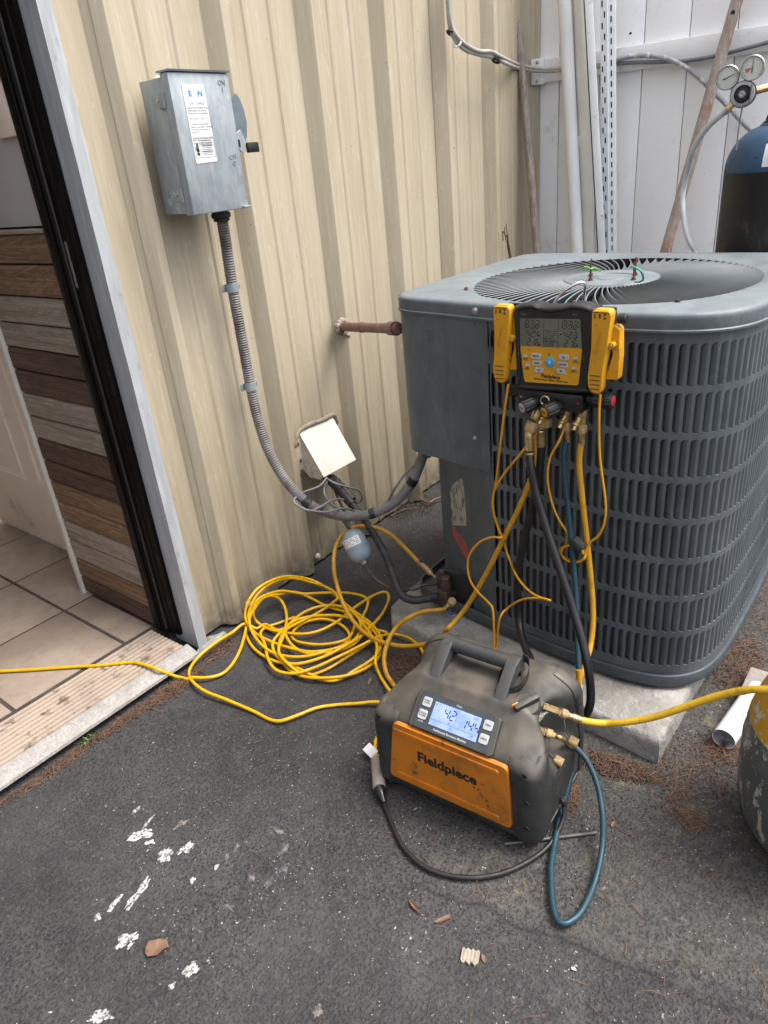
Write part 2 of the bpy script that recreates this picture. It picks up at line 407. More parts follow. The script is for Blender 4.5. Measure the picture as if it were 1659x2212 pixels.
def m_chip(name, base, base2, chip, lo=.56, hi=.60, scale=9., rough=.5, streak=(1, 1, 1), rust=None):
    t = NT(name); p = t.coord('Object', streak); w = t.coord('Object')
    col = t.mix(t.ramp(t.noise(w, 8, 4), .35, .66), base, base2)
    if rust: col = t.mix(t.ramp(t.noise(w, 16, 4, .72), .55, .68, 0, .8), col, rust)
    f = t.ramp(t.noise(p, scale, 10, .72, .6), lo, hi)
    col = t.mix(f, col, chip)
    return t.done(col, t.ramp(f, 0, 1, rough, .8), 0, t.bump(f, .3, .001), .4)
def m_print():
    """smudged lines of small print on a pale label"""
    t = NT('label_paper'); p = t.coord('Position')
    col = t.mix(t.ramp(t.noise(p, 40, 4), .4, .7), (.74, .75, .76), (.60, .61, .62))
    col = t.mix(t.ramp(t.noise(p, 18, 4, .7), .62, .72, 0, .7), col, (.42, .43, .45))
    return t.done(col, .5, 0, None, .4)
def m_emit():
    t = NT('backlit_display'); p = t.coord('Position')
    col = t.mix(t.ramp(t.noise(p, 18, 4), .35, .65), (.16, .24, .62), (.34, .42, .74))
    m = t.done(col, .25, 0, None, .5); t.put(t.b.inputs['Emission Color'], col); t.b.inputs['Emission Strength'].default_value = .22
    return m
def m_glassy(name, c, alpha_tr=.6, rough=.25):
    t = NT(name); t.b.inputs['Transmission Weight'].default_value = alpha_tr
    return t.done(c, rough, 0, None, .5)
MATS.update(
    wall=m_wall(), asphalt=m_asphalt(), concrete=m_concrete(), tile=m_tile(), galv=m_galv(), unit=m_unit(), coil=m_coil(), pan_grey=surf('dark_grey_steel', (.040, .050, .060), (.058, .070, .080), 12, rough=.5, bump=.1, dirt=(.085, .08, .07), dscale=18, dlo=.56, dhi=.74, spots=(.10, .055, .04), sscale=30, slo=.68, shi=.72), blade_grey=surf('bleached_grey_plastic', (.125, .142, .152), (.165, .183, .193), 6, rough=.5, bump=.05, coord='Position'), label=m_print(), lcd=m_emit(),
    plank_brown=m_wood('brown_plank', (.165, .094, .055), (.29, .185, .108)), plank_dark=m_wood('dark_plank', (.072, .040, .029), (.13, .077, .055)),
    plank_grey=m_wood('grey_plank', (.25, .205, .165), (.36, .305, .255)),
    handle_wood=m_wood('weathered_wood', (.30, .245, .21), (.44, .385, .345), (170, 170, 3), .75),
    casing=surf('weathered_white_paint', (.40, .415, .435), (.33, .34, .36), 9, stretch=(5, 5, .5), rough=.6, bump=.5, bs=60, dirt=(.20, .19, .19), dscale=18, dlo=.60, dhi=.74, spots=(.47, .50, .53), sscale=14, slo=.50, shi=.72),
    black_paint=surf('black_paint', (.004, .0032, .003), (.007, .0055, .005), 9, rough=.36, bump=.12, spots=(.06, .055, .05), sscale=110, slo=.72, shi=.76, spec=.10),
    board=surf('interior_board', (.46, .425, .42), (.41, .375, .37), 3, rough=.7, bump=.08), room_white=surf('room_paint', (.82, .76, .68), (.78, .72, .64), 3, rough=.7, bump=.08),
    grout=surf('grout', (.045, .035, .028), (.075, .06, .048), 20, rough=.9, bump=.4),
    door_white=surf('door_paint', (.84, .72, .615), (.78, .655, .55), 4, rough=.5, dirt=(.33, .25, .18), dscale=7, dlo=.58, dhi=.78, bump=.1),
    alu=surf('mill_aluminium', (.56, .46, .37), (.46, .37, .30), 8, rough=.48, metal=.25, dirt=(.13, .10, .075), dscale=22, dlo=.55, dhi=.66, bump=.2), alu_dirty=surf('dirty_aluminium', (.17, .13, .10), (.11, .085, .065), 30, rough=.7, bump=.3),
    alu_lip=surf('worn_aluminium', (.40, .385, .37), (.30, .285, .27), 40, rough=.65, metal=.1, dirt=(.22, .195, .175), dscale=190, dlo=.42, dhi=.70, bump=.4),
    rod=surf('dull_rod', (.15, .145, .135), (.10, .095, .09), 30, rough=.5, metal=.3, bump=.1), lever_steel=surf('blued_steel', (.17, .21, .235), (.13, .165, .19), 20, rough=.4, metal=.3, bump=.1), steel=surf('zinc_steel', (.50, .50, .49), (.36, .36, .355), 30, rough=.38, metal=.85, bump=.1, dirt=(.12, .10, .09), dscale=60),
    chrome=surf('bright_wire', (.62, .62, .60), (.5, .5, .49), 30, rough=.25, metal=.95, bump=0),
    screw_paint=surf('painted_screw', (.66, .62, .53), (.55, .50, .41), 60, rough=.5, bump=0),
    rust=surf('rusty_steel', (.14, .060, .035), (.07, .035, .024), 60, rough=.8, bump=.5, bs=300),
    conduit=surf('grey_conduit', (.21, .20, .20), (.15, .14, .138), 10, rough=.55, dirt=(.085, .066, .055), dscale=9, dlo=.48, dhi=.62, bump=.1, coord='Position'),
    conduit_groove=surf('dark_conduit', (.10, .085, .075), (.15, .13, .12), 10, rough=.6, bump=.1),
    black_rubber=surf('black_rubber', (.009, .009, .010), (.017, .0165, .0165), 12, rough=.5, dirt=(.05, .044, .038), dscale=20, dlo=.58, dhi=.76, bump=.2),
    black_plastic=surf('black_plastic', (.008, .008, .0085), (.014, .0135, .0135), 20, rough=.36, bump=.12, bs=400, dirt=(.07, .06, .05), dscale=35, dlo=.60, dhi=.74),
    tape=surf('black_tape', (.012, .012, .012), (.03, .03, .03), 60, rough=.35, bump=.3, bs=120),
    wire_grey=surf('grey_wire', (.19, .20, .215), (.14, .145, .155), 30, rough=.5, bump=.1),
    cream=surf('cream_vinyl', (.66, .635, .575), (.60, .575, .515), 14, rough=.55, bump=.15, bs=250, spots=(.45, .42, .36), sscale=260, slo=.66, shi=.70),
    cream_dirty=surf('dirty_cream_vinyl', (.55, .51, .44), (.42, .375, .30), 12, rough=.6, dirt=(.25, .19, .13), dscale=18, dlo=.52, dhi=.68),
    sealant=surf('old_sealant', (.30, .255, .205), (.20, .165, .13), 40, rough=.7, bump=.7, bs=60, bd=.004),
    copper=surf('tarnished_copper', (.085, .052, .042), (.045, .032, .030), 20, rough=.45, metal=.35, dirt=(.14, .19, .175), dscale=14, dlo=.55, dhi=.68),
    insul=surf('aged_insulation', (.012, .012, .013), (.026, .027, .029), 16, rough=.6, bump=.5, bs=60, bd=.002, dirt=(.085, .095, .098), dscale=26, dlo=.56, dhi=.72),
    drier=surf('drier_paint', (.25, .30, .345), (.20, .245, .285), 9, rough=.42, dirt=(.16, .17, .18), dscale=20, dlo=.62, dhi=.74, bump=.1),
    red_pipe=surf('red_brown_paint', (.165, .075, .062), (.115, .055, .047), 18, rough=.5, dirt=(.07, .04, .035), dscale=30),
    yellow=m_hose('yellow_hose', (.53, .285, .014), (.43, .215, .012)), cord=m_hose('yellow_cord', (.70, .40, .004), (.64, .35, .003), .32),
    wire_yellow=m_hose('yellow_lead', (.66, .31, .008), (.58, .26, .007), .35), braid=m_hose('yellow_braid', (.60, .37, .024), (.50, .29, .016), .5),
    blue=m_hose('blue_hose', (.011, .042, .062), (.016, .055, .076), .45), black_hose=m_hose('black_hose', (.006, .006, .008), (.012, .012, .014), .40),
    brass=surf('brass', (.66, .48, .235), (.50, .34, .155), 40, rough=.32, metal=.85, dirt=(.13, .085, .05), dscale=50, dlo=.52, dhi=.7, bump=.1),
    brass_knurl=surf('knurled_brass', (.68, .50, .26), (.34, .23, .11), 500, rough=.4, metal=.8, bump=.9, bs=900, bd=.002),
    yellow_plastic=surf('yellow_plastic', (.64, .31, .010), (.57, .26, .009), 10, rough=.42, dirt=(.36, .19, .03), dscale=26, dlo=.54, dhi=.72, bump=.12, spots=(.16, .09, .03), sscale=90, slo=.68, shi=.74),
    lcd_grey=surf('grey_lcd', (.105, .118, .095), (.092, .104, .084), 5, rough=.12, bump=0, spec=.55), lcd_ink=surf('lcd_ink', (.008, .010, .008), rough=.3, bump=0),
    button=surf('grey_button', (.46, .47, .48), (.38, .39, .40), 40, rough=.5, bump=.05), power_blue=surf('blue_button', (.045, .36, .66), (.035, .30, .58), 30, rough=.35, bump=0),
    ink=surf('black_ink', (.014, .012, .011), rough=.55, bump=0), white_ink=surf('pale_ink', (.56, .57, .58), rough=.6, bump=0), ink_grey=surf('grey_ink', (.17, .175, .18), rough=.6, bump=0), blue_ink=surf('blue_ink', (.03, .22, .52), (.06, .28, .56), 60, rough=.5, bump=0), red_ink=surf('red_ink', (.62, .12, .17), rough=.6, bump=0),
    red_plastic=surf('red_plastic', (.42, .03, .03), rough=.4, bump=0),
    machine=surf('dusty_dark_plastic', (.018, .020, .0195), (.030, .032, .031), 9, rough=.56, bump=.3, bs=420, bd=.0007, dirt=(.060, .052, .042), dscale=11, dlo=.54, dhi=.78, up=(.125, .104, .080), spots=(.09, .087, .082), sscale=170, slo=.66, shi=.74),
    machine_grey=surf('grey_plastic', (.030, .034, .037), (.042, .046, .049), 12, rough=.5, bump=.2, bs=420, up=(.052, .047, .041), dscale=14, dirt=(.09, .078, .063), dlo=.6, dhi=.8),
    bezel=surf('bezel_grey', (.042, .050, .058), (.056, .065, .073), 14, rough=.45, bump=.1, dirt=(.13, .13, .125), dscale=20, dlo=.58, dhi=.74),
    orange=surf('orange_panel', (.56, .18, .010), (.48, .15, .009), 8, rough=.47, dirt=(.22, .09, .02), dscale=14, dlo=.50, dhi=.74, bump=.12, spots=(.13, .055, .018), sscale=46, slo=.67, shi=.72),
    dark=surf('dark_recess', (.010, .010, .010), (.018, .017, .016), 20, rough=.8, bump=.2),
    vinyl=surf('white_vinyl', (.89, .895, .91), (.86, .865, .885), 4, rough=.42, dirt=(.58, .575, .56), dscale=8, dlo=.60, dhi=.80, bump=.06, spots=(.30, .29, .25), sscale=160, slo=.72, shi=.76, coord='Position'),
    pvc=surf('grey_white_pvc', (.76, .775, .79), (.70, .715, .73), 6, rough=.4, bump=.05, spots=(.33, .31, .28), sscale=40, slo=.72, shi=.76), pvc_cream=surf('cream_pvc', (.70, .68, .60), (.63, .605, .53), 6, rough=.45, bump=.05),
    channel=surf('white_channel', (.78, .81, .85), (.70, .74, .78), 9, rough=.4, bump=.05, dirt=(.40, .33, .26), dscale=20, dlo=.62, dhi=.74), dark_green=surf('dark_green_edge', (.02, .045, .04), (.05, .06, .06), 30, rough=.6),
    armor=surf('armoured_cable', (.36, .37, .385), (.28, .29, .305), 60, rough=.5, metal=.2, bump=.4, bs=300, dirt=(.62, .62, .6), dscale=50, dlo=.54, dhi=.62), cable_white=surf('aged_white_cable', (.44, .43, .41), (.34, .33, .31), 30, rough=.5, bump=.1, dirt=(.17, .15, .13), dscale=60, dlo=.58, dhi=.7),
    wrought=surf('rusted_galvanized', (.40, .335, .30), (.28, .22, .19), 9, stretch=(3, 3, .7), rough=.7, bump=.5, bs=200, dirt=(.30, .15, .085), dscale=9, dlo=.50, dhi=.66, spots=(.50, .46, .43), sscale=60, slo=.58, shi=.68),
    n2_blue=m_chip('blue_cylinder', (.020, .060, .118), (.030, .080, .148), (.018, .018, .017), .56, .59, 9, .45), n2_black=m_chip('black_cylinder', (.004, .004, .0045), (.008, .0075, .007), (.075, .045, .03), .55, .68, 7, .45, (1, 1, .5)),
    tank_grey=m_chip('grey_tank', (.075, .088, .085), (.10, .112, .108), (.42, .40, .35), .540, .56, 42, .5, (1, 1, .45)), tank_yellow=m_chip('yellow_tank_top', (.60, .33, .02), (.50, .26, .018), (.50, .47, .42), .56, .58, 36, .5),
    gauge_face=surf('gauge_face', (.66, .67, .60), (.60, .61, .55), 20, rough=.4, bump=0), hose_clear=surf('clear_hose', (.52, .55, .59), (.42, .45, .49), 20, rough=.3, bump=.05),
    leaf=surf('dry_leaf', (.20, .115, .072), (.12, .065, .042), 30, rough=.7, bump=.4, bs=90, bd=.002), pale_chip=surf('pale_wood_chip', (.38, .335, .27), (.26, .22, .17), 40, rough=.8, bump=.6, bs=120, bd=.002), needles=surf('dry_needles', (.18, .098, .060), (.095, .055, .036), 30, rough=.85, bump=0, coord='Position'),
    mulch=surf('brown_crumbs', (.105, .062, .042), (.055, .036, .027), 60, rough=.9, bump=0, coord='Position'), grit=surf('pale_grit', (.34, .32, .29), (.20, .19, .175), 30, rough=.9, bump=0, coord='Position'),
    weed=surf('green_weed', (.10, .22, .035), (.06, .14, .025), 60, rough=.5, bump=0), paint_white=surf('spilled_white_paint', (.56, .55, .53), (.40, .39, .375), 60, rough=.85, bump=.9, bs=160, bd=.004, coord='Position', dirt=(.06, .058, .058), dscale=140, dlo=.49, dhi=.54), paint_tan=surf('worn_tan_mortar', (.19, .168, .15), (.125, .11, .10), 60, rough=.9, bump=.9, bs=130, bd=.003, coord='Position', dirt=(.06, .058, .056), dscale=90, dlo=.45, dhi=.52),
    white_pvc=surf('white_pvc_offcut', (.74, .74, .75), (.68, .68, .69), 8, rough=.35, bump=0), brick_grey=surf('grey_block', (.30, .265, .24), (.20, .18, .165), 30, rough=.9, bump=.7, bs=90, bd=.003),
    clear_plug=m_glassy('clear_plug', (.80, .66, .60), .55, .25), white_paper=surf('white_paper', (.76, .76, .76), rough=.6, bump=0), green_wire=surf('green_wire', (.05, .42, .30), rough=.4, bump=0), zip_green=surf('green_zip_tie', (.14, .46, .05), rough=.4, bump=0), strap=surf('black_webbing', (.016, .016, .015), (.035, .034, .032), 60, rough=.85, bump=.6, bs=500), valve_blue=surf('blue_lever', (.03, .045, .20), rough=.4, bump=0), red_sticker=surf('red_sticker', (.36, .085, .08), (.28, .07, .07), 30, rough=.5, bump=0),
    worn_label=m_chip('worn_foil_label', (.055, .066, .066), (.08, .09, .085), (.36, .36, .30), .44, .50, 110, .5, (1, 1, .35)), orange_line=surf('orange_paint', (.75, .27, .02), rough=.5, bump=0), pale_dial=surf('pale_dial_print', (.50, .51, .50), rough=.6, bump=0),
)

# ------------------------------------------------------------------ the setting: ground
def hgt(x, y):
    n = noise.noise(Vector((x*2.1, y*2.1, 0)))*.004 + noise.noise(Vector((x*9, y*9, 3)))*.0016
    return n*max(0, min(1, (1.62-y)/.1)) - .001
def axis_lines(a, b, step, far):
    n = int(round((b-a)/step)); L = [a+(b-a)*i/n for i in range(n+1)]
    lo, hi, d = a, b, step
    while hi < far: d *= 1.6; hi += d; lo -= d; L = [lo]+L+[hi]
    return L
xs = axis_lines(-.6, 2.7, .02, 45.); ys = axis_lines(-.9, 1.62, .02, 45.)
mb = MB(); nx = len(xs)
mb.add([(x, y, hgt(x, y) if (-.8 < x < 2.9 and -1.1 < y < 1.62) else -.001) for y in ys for x in xs],
       [(j*nx+i, j*nx+i+1, (j+1)*nx+i+1, (j+1)*nx+i) for j in range(len(ys)-1) for i in range(nx-1)])
ground = mb.build('ground', 'asphalt', fix=False, ang=180); tag(ground, 'dark worn asphalt with older and newer patches', None, None, 'structure')

def blob(c, rx, ry, rot, seed, z=.0022, n=26, rough=.45):
    mb = MB(); vs = []; top = []
    for k in range(n):
        a = 2*math.pi*k/n
        q = 1+rough*(noise.noise(Vector((math.cos(a)*1.1+seed*3.1, math.sin(a)*1.1, seed)))*1.1+noise.noise(Vector((math.cos(a)*4.+seed*3.1, math.sin(a)*4., seed)))*.55)
        x, y = rx*q*math.cos(a), ry*q*math.sin(a)
        X, Y = c[0]+x*math.cos(rot)-y*math.sin(rot), c[1]+x*math.sin(rot)+y*math.cos(rot)
        vs.append((X, Y, hgt(X, Y)+.0003)); top.append((c[0]+(X-c[0])*.9, c[1]+(Y-c[1])*.9, hgt(X, Y)+z))
    return mb.add(vs+top+[(c[0], c[1], hgt(c[0], c[1])+z*1.1)], [(k, (k+1) % n, n+(k+1) % n, n+k) for k in range(n)]+[(n+k, n+(k+1) % n, 2*n) for k in range(n)])
PQ = [(0.4329,1.108,0),(0.4349,1.075,0),(0.4355,1.025,0),(0.4668,1.002,0),(0.3511,0.9984,0),(0.3169,1.02,0),(0.2857,0.9374,0),(0.2787,1.022,0),(0.3168,0.7984,0),(0.1855,0.8593,0),(0.4674,1.17,0),(0.4631,1.122,0),(0.4754,0.9162,0),(0.4301,0.9329,0),(0.2818,0.9232,0),(0.281,0.8023,0)]
SZ = [(.024, .012), (.010, .005), (.017, .014), (.018, .009), (.033, .0075), (.016, .006), (.020, .010), (.008, .006), (.013, .010), (.020, .010), (.011, .005), (.018, .003), (.007, .004), (.006, .006), (.008, .003), (.007, .004)]
RT = [-1.0, -1.0, .3, -.1, .25, .25, -.2, .5, 0, -.9, .3, .3, .4, 0, .2, 0]
for i, p in enumerate(PQ):
    part(blob(p, *SZ[i], RT[i], i+1, .0016, 44, .75), 'paint_spot', 'paint_white', ground, ang=60)
for i, p in enumerate([(0.4324,0.8327,0),(0.4978,0.8409,0),(0.5081,0.8038,0),(0.527,0.9167,0),(0.5768,0.8321,0),(0.5472,0.8026,0),(0.4991,1.059,0),(0.3932,0.5733,0),(0.502,0.9161,0),(0.6021,0.8774,0)]):
    part(blob(p, .010+.008*random.random(), .004+.005*random.random(), random.random()*3, i+40, .0010, 40, 1.0), 'mortar_stain', 'paint_tan', ground, ang=60)

# ------------------------------------------------------------------ the setting: room behind the doorway
floor = MB().box((.30, 2.55, .0185), (2.2, 1.79, .037)).build('floor', 'grout'); tag(floor, 'grouted floor slab inside the doorway', None, None, 'structure')
X0, Y0, P = .788, 1.675, .325
for i in range(-4, 2):
    for j in range(0, 5):
        x0, x1 = X0+i*P+.005, X0+(i+1)*P-.005; y0, y1 = Y0+(j)*.325+.005, Y0+(j+1)*.325-.005
        x1 = min(x1, 1.03) if j >= 1 else min(x1, .885); x0 = max(x0, -.75)
        if j == 0 and x1 > .86: x1 = .884
        if x1-x0 < .03: continue
        part(MB().box(((x0+x1)/2, (y0+y1)/2, .0335), (x1-x0, y1-y0, .013), b=.002), 'tile', 'tile', floor)
ceil = MB().box((.3, 2.55, 2.35), (2.2, 1.9, .05)).build('ceiling', 'room_white'); tag(ceil, 'plain ceiling of the room', None, None, 'structure')
for nm, c, d, m in (('wall_back', (.3, 3.47, 1.2), (2.2, .05, 2.3), 'room_white'), ('wall_left', (-.82, 2.55, 1.2), (.05, 1.8, 2.3), 'room_white')):
    tag(MB().box(c, d).build(nm, m), 'pale board wall deep inside the room', None, None, 'structure')
# right-hand wall: planks below, plain board above, then a recessed inner door
wr = MB().box((.945, 1.855, 1.735), (.10, .37, 1.195), b=.001).build('wall_right', 'board'); tag(wr, 'inner side wall, grey board over stained planks', None, None, 'structure')
part(MB().box((.955, 1.855, .59), (.09, .365, 1.09)), 'backing', 'dark', wr)
zz = [1.122, 1.052, .975, .905, .838, .775, .708, .640, .572, .503, .436, .370, .305, .238, .172, .105, .045]
kinds = ['plank_brown', 'plank_brown', 'plank_grey', 'plank_grey', 'plank_dark', 'plank_dark', 'plank_grey', 'plank_grey', 'plank_dark', 'plank_dark', 'plank_brown', 'plank_brown', 'plank_grey', 'plank_grey', 'plank_brown', 'plank_dark']
for i in range(len(zz)-1):
    a, b = zz[i+1]+.0045, zz[i]
    mb = MB().prism([(.91, a), (.91, b), (.889, b), (.884, b-.006), (.884, a+.003), (.886, a)], Fr((0, 0, 0), (1, 0, 0), (0, 0, 1), (0, -1, 0)), -2.028, -1.66)
    part(mb, 'plank', kinds[i], wr, smooth=False)
part(MB().box((.889, 1.848, 1.128), (.018, .37, .010), b=.002), 'cap_strip', 'plank_grey', wr)
tag(MB().box((1.08, 2.75, 1.7), (.05, 1.5, 1.3)).build('wall_far', 'board'), 'wall above the recessed inner door', None, None, 'structure')
d = thing('interior_door', 'cream six-panel interior door in the recess beside the planks', 'door', (1.0, 2.45, .05))
lf = part(MB().box((1.02, 2.445, 1.05), (.035, .80, 2.0), b=.002), 'leaf', 'door_white', d)
for y0, y1, z0, z1 in ((2.13, 2.39, .30, .95), (2.47, 2.75, .30, .95), (2.13, 2.39, 1.05, 1.75), (2.47, 2.75, 1.05, 1.75)):
    mb = MB(); fr = Fr((1.0025, (y0+y1)/2, (z0+z1)/2), (0, -1, 0), (0, 0, 1), (-1, 0, 0)); w, h = y1-y0, z1-z0
    for a, b, t in ((0, .012, .003), (.018, .024, .004)):
        o = rrect(w-2*a, h-2*a, .004, 1); q = rrect(w-2*b, h-2*b, .003, 1); n = len(o)
        mb.add([fr.p(*p, 0) for p in o]+[fr.p((p[0]+r[0])/2, (p[1]+r[1])/2, t) for p, r in zip(o, q)]+[fr.p(*p, 0) for p in q], [(k, (k+1) % n, n+(k+1) % n, n+k) for k in range(n)]+[(n+k, n+(k+1) % n, 2*n+(k+1) % n, 2*n+k) for k in range(n)])
    part(mb, 'panel_moulding', 'door_white', lf, ang=20)
part(MB().box((.948, 2.0390, 1.05), (.118, .016, 2.02), b=.002), 'jamb', 'cream', d)
part(MB().box((.8815, 2.0400, 1.05), (.014, .021, 2.02), b=.003), 'stop_bead', 'cream', d)
wp = (0.883,1.688,1.368)
pl = thing('wall_plate', 'small grey plate on the inner board wall above the planks', 'wall plate', (.893, wp[1], wp[2]-.06))
part(MB().box((.888, wp[1]+.012, wp[2]), (.012, .075, .10), b=.003), 'plate', 'door_white', pl)
part(MB().box((.880, wp[1]+.03, wp[2]), (.006, .016, .026), b=.001), 'switch', 'door_white', pl)

# ------------------------------------------------------------------ doorway frame and threshold
f = thing('door_frame', 'black door jamb with a weathered whitish wood casing beside the metal wall', 'door frame', (.90, 1.55, .04))
J = part(MB().prism([(.9065, 1.560), (.9065, 1.659), (.883, 1.659), (.883, 1.613), (.893, 1.611), (.893, 1.585), (.896, 1.582), (.896, 1.560)], WORLD, .042, 2.08), 'jamb', 'black_paint', f, ang=20)
part(MB().box((.8815, 1.638, 1.06), (.007, .030, 2.02), b=.002), 'door_stop', 'black_paint', f)
part(MB().tube([(.891, 1.611, .05), (.891, 1.611, 2.06)], .004, 8), 'weather_seal', 'black_rubber', f)
cs = MB()
for k in range(24):
    z0, z1 = .012+k*.088, .012+(k+1)*.088
    w = lambda z: noise.noise(Vector((z*7, 0, 1)))*.0016
    P0 = [(.908+w(z0), 1.498), (.939+w(z0+9), 1.498), (.939, 1.60), (.908, 1.60)]; P1 = [(.908+w(z1), 1.498), (.939+w(z1+9), 1.498), (.939, 1.60), (.908, 1.60)]
    cs.add([(*p, z0) for p in P0]+[(*p, z1) for p in P1], [(0, 1, 5, 4), (1, 2, 6, 5), (2, 3, 7, 6), (3, 0, 4, 7)])
cs.add([(*p, .012) for p in P0]+[(*p, .012+24*.088) for p in P0], [(0, 1, 2, 3), (4, 5, 6, 7)])
part(cs, 'casing', 'casing', f, ang=20)
sk = (0.8925,1.582,1.053)
sp = part(MB().box((.8928, 1.597, sk[2]), (.0025, .020, .17), b=.001), 'strike_plate', 'black_paint', f)
part(MB().prism(rrect(.008, .10, .003), Fr((.8916, 1.597, sk[2]), (0, -1, 0), (0, 0, 1), (-1, 0, 0)), -.002, .0006), 'strike_slot', 'steel', sp)
part(MB().box((.893, 1.57, 2.10), (.02, .19, .02)).box((.3, 1.57, 2.11), (1.2, .19, .06)), 'head', 'black_paint', f)
part(MB().box((-.27, 1.57, 1.06), (.04, .19, 2.04)), 'hinge_jamb', 'black_paint', f)
th = thing('threshold', 'ribbed aluminium threshold with a scuffed metal nosing at the doorway', 'threshold', (.4, 1.57, 0))
part(MB().box((.30, 1.577, .031), (1.14, .176, .012), b=.002), 'saddle', 'alu_dirty', th)
for i in range(9):
    part(MB().prism([(0, -.0030), (.0006, .0028), (.0110, .0028), (.0116, -.0030)], Fr((-.27, 1.512+i*.0168, .0400), (0, 1, 0), (0, 0, 1), (1, 0, 0)), 0, 1.138), 'ridge', 'alu', th, ang=20)
part(MB().prism([(1.508, .0425), (1.500, .0425), (1.462, .0300), (1.461, .0220), (1.465, .0220), (1.468, .0270), (1.508, .0360)], Fr((-.27, 0, 0), (0, 1, 0), (0, 0, 1), (1, 0, 0)), 0, 1.15), 'nosing', 'alu_lip', th, ang=25)
part(MB().box((.30, 1.540, .010), (1.16, .09, .026)), 'sill', 'grout', th)

# ------------------------------------------------------------------ metal-clad building wall
wall = thing('building_wall', 'beige ribbed metal siding wall of the building', 'wall', (2.0, 1.53, 0))
RP, RX = .3150, 1.0214
def profile(x0, x1, off):
    pts = []
    for k in range(-9, 8):
        s = RX+RP*k
        for dx, y in ((0, 1.535), (.028, 1.4985), (.0305, 1.4965), (.0525, 1.4965), (.055, 1.4985), (.083, 1.535), (.128, 1.535), (.134, 1.531), (.144, 1.531), (.150, 1.535), (.218, 1.535), (.224, 1.531), (.234, 1.531), (.240, 1.535)):
            pts.append((s+dx, y))
    out = []
    def yat(x):
        for (a, ya), (b, yb) in zip(pts, pts[1:]):
            if a <= x <= b: return ya+(yb-ya)*(x-a)/max(1e-9, b-a)
        return 1.535
    out = [(x0, yat(x0))]+[p for p in pts if x0+1e-4 < p[0] < x1-1e-4]+[(x1, yat(x1))]
    return [(x, y+off) for x, y in out]
def panel(x0, x1, z0, z1, off):
    P = profile(x0, x1, off); n = len(P); rows = 14; mb = MB()
    F = lambda x, z: noise.noise(Vector((x*3, z*1.6, 0)))*.0016
    vs = [(x, y+F(x, z0+(z1-z0)*r/rows), z0+(z1-z0)*r/rows) for r in range(rows+1) for x, y in P]
    fs = [(r*n+i, r*n+i+1, (r+1)*n+i+1, (r+1)*n+i) for r in range(rows) for i in range(n-1)]
    k = len(vs); vs += [(x, y+.0016, z0) for x, y in P]+[(P[0][0], P[0][1]+.0016, z1), (P[-1][0], P[-1][1]+.0016, z1)]
    fs += [(i, i+1, k+i+1, k+i) for i in range(n-1)]+[(0, k, k+n, rows*n), (n-1, rows*n+n-1, k+n+1, k+n-1)]
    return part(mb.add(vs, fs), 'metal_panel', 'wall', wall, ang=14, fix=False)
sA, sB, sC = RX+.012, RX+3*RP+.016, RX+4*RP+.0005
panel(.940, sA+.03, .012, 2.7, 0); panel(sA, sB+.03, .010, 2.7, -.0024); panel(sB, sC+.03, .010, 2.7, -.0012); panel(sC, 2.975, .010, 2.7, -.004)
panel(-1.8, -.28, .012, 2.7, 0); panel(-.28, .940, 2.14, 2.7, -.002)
part(MB().box((1.96, 1.575, 1.35), (2.04, .06, 2.7)).box((-1.04, 1.575, 1.35), (1.5, .06, 2.7)).box((.33, 1.575, 2.42), (1.3, .06, .55)), 'backing', 'dark', wall)  # unseen dark boxes added behind the siding to block light leaks
part(MB().box((2.952, 1.506, 1.35), (.022, .052, 2.70), b=.003).box((2.968, 1.488, 1.35), (.014, .010, 2.70), b=.002), 'corner_trim', 'wall', wall)
for p in [(1.08,1.531,0.766),(1.086,1.531,-0.002991),(2.05,1.531,1.585),(1.445,1.531,0.03205),(1.127,1.531,0.02686),(2.044,1.531,-0.00236)]:
    screw(wall, (p[0], 1.530, p[2]), (0, -1, 0), .0072, 'screw_paint')
for p in [(2.386,1.531,1.219),(2.678,1.531,1.169),(2.997,1.531,1.576)]: screw(wall, (p[0], 1.530, p[2]), (0, -1, 0), .0042, 'rust')

# ------------------------------------------------------------------ white vinyl fence
FA = R(10); FD = Vector((math.sin(FA), -math.cos(FA), 0)); FN = Vector((-math.cos(FA), -math.sin(FA), 0))
FC = Vector((2.964, 1.50, 0)); FF = Fr(FC, FD, FN, (0, 0, 1))     # along the fence, out of it, up
fence = thing('vinyl_fence', 'white vinyl privacy fence with a mid rail behind the air conditioner', 'fence', tuple(FC+FD*.8))
for i in range(18):
    a = -.062+i*.1545
    w = .1528
    part(MB().box((a+.1545/2, -.012, 1.20), (w, .022, 2.36), FF, b=.004), 'board', 'vinyl', fence)
part(MB().box((1.35, -.030, 1.2), (2.8, .012, 2.3), FF), 'backing', 'wire_grey', fence)
part(MB().box((1.40, .016, 1.4565), (2.76, .034, .077), FF, b=.004), 'rail', 'vinyl', fence)
part(MB().box((1.40, .016, .16), (2.76, .034, .09), FF, b=.004), 'bottom_rail', 'vinyl', fence)
bk = part(MB().box((.018, .020, 1.456), (.05, .046, .086), FF, b=.003), 'rail_bracket', 'vinyl', fence)
for z in (1.488, 1.425): screw(bk, FF.p(.018, .043, z), FN, .0045, 'steel')
screw(fence, (2.993,1.141,1.533), FN, .003, 'dark')

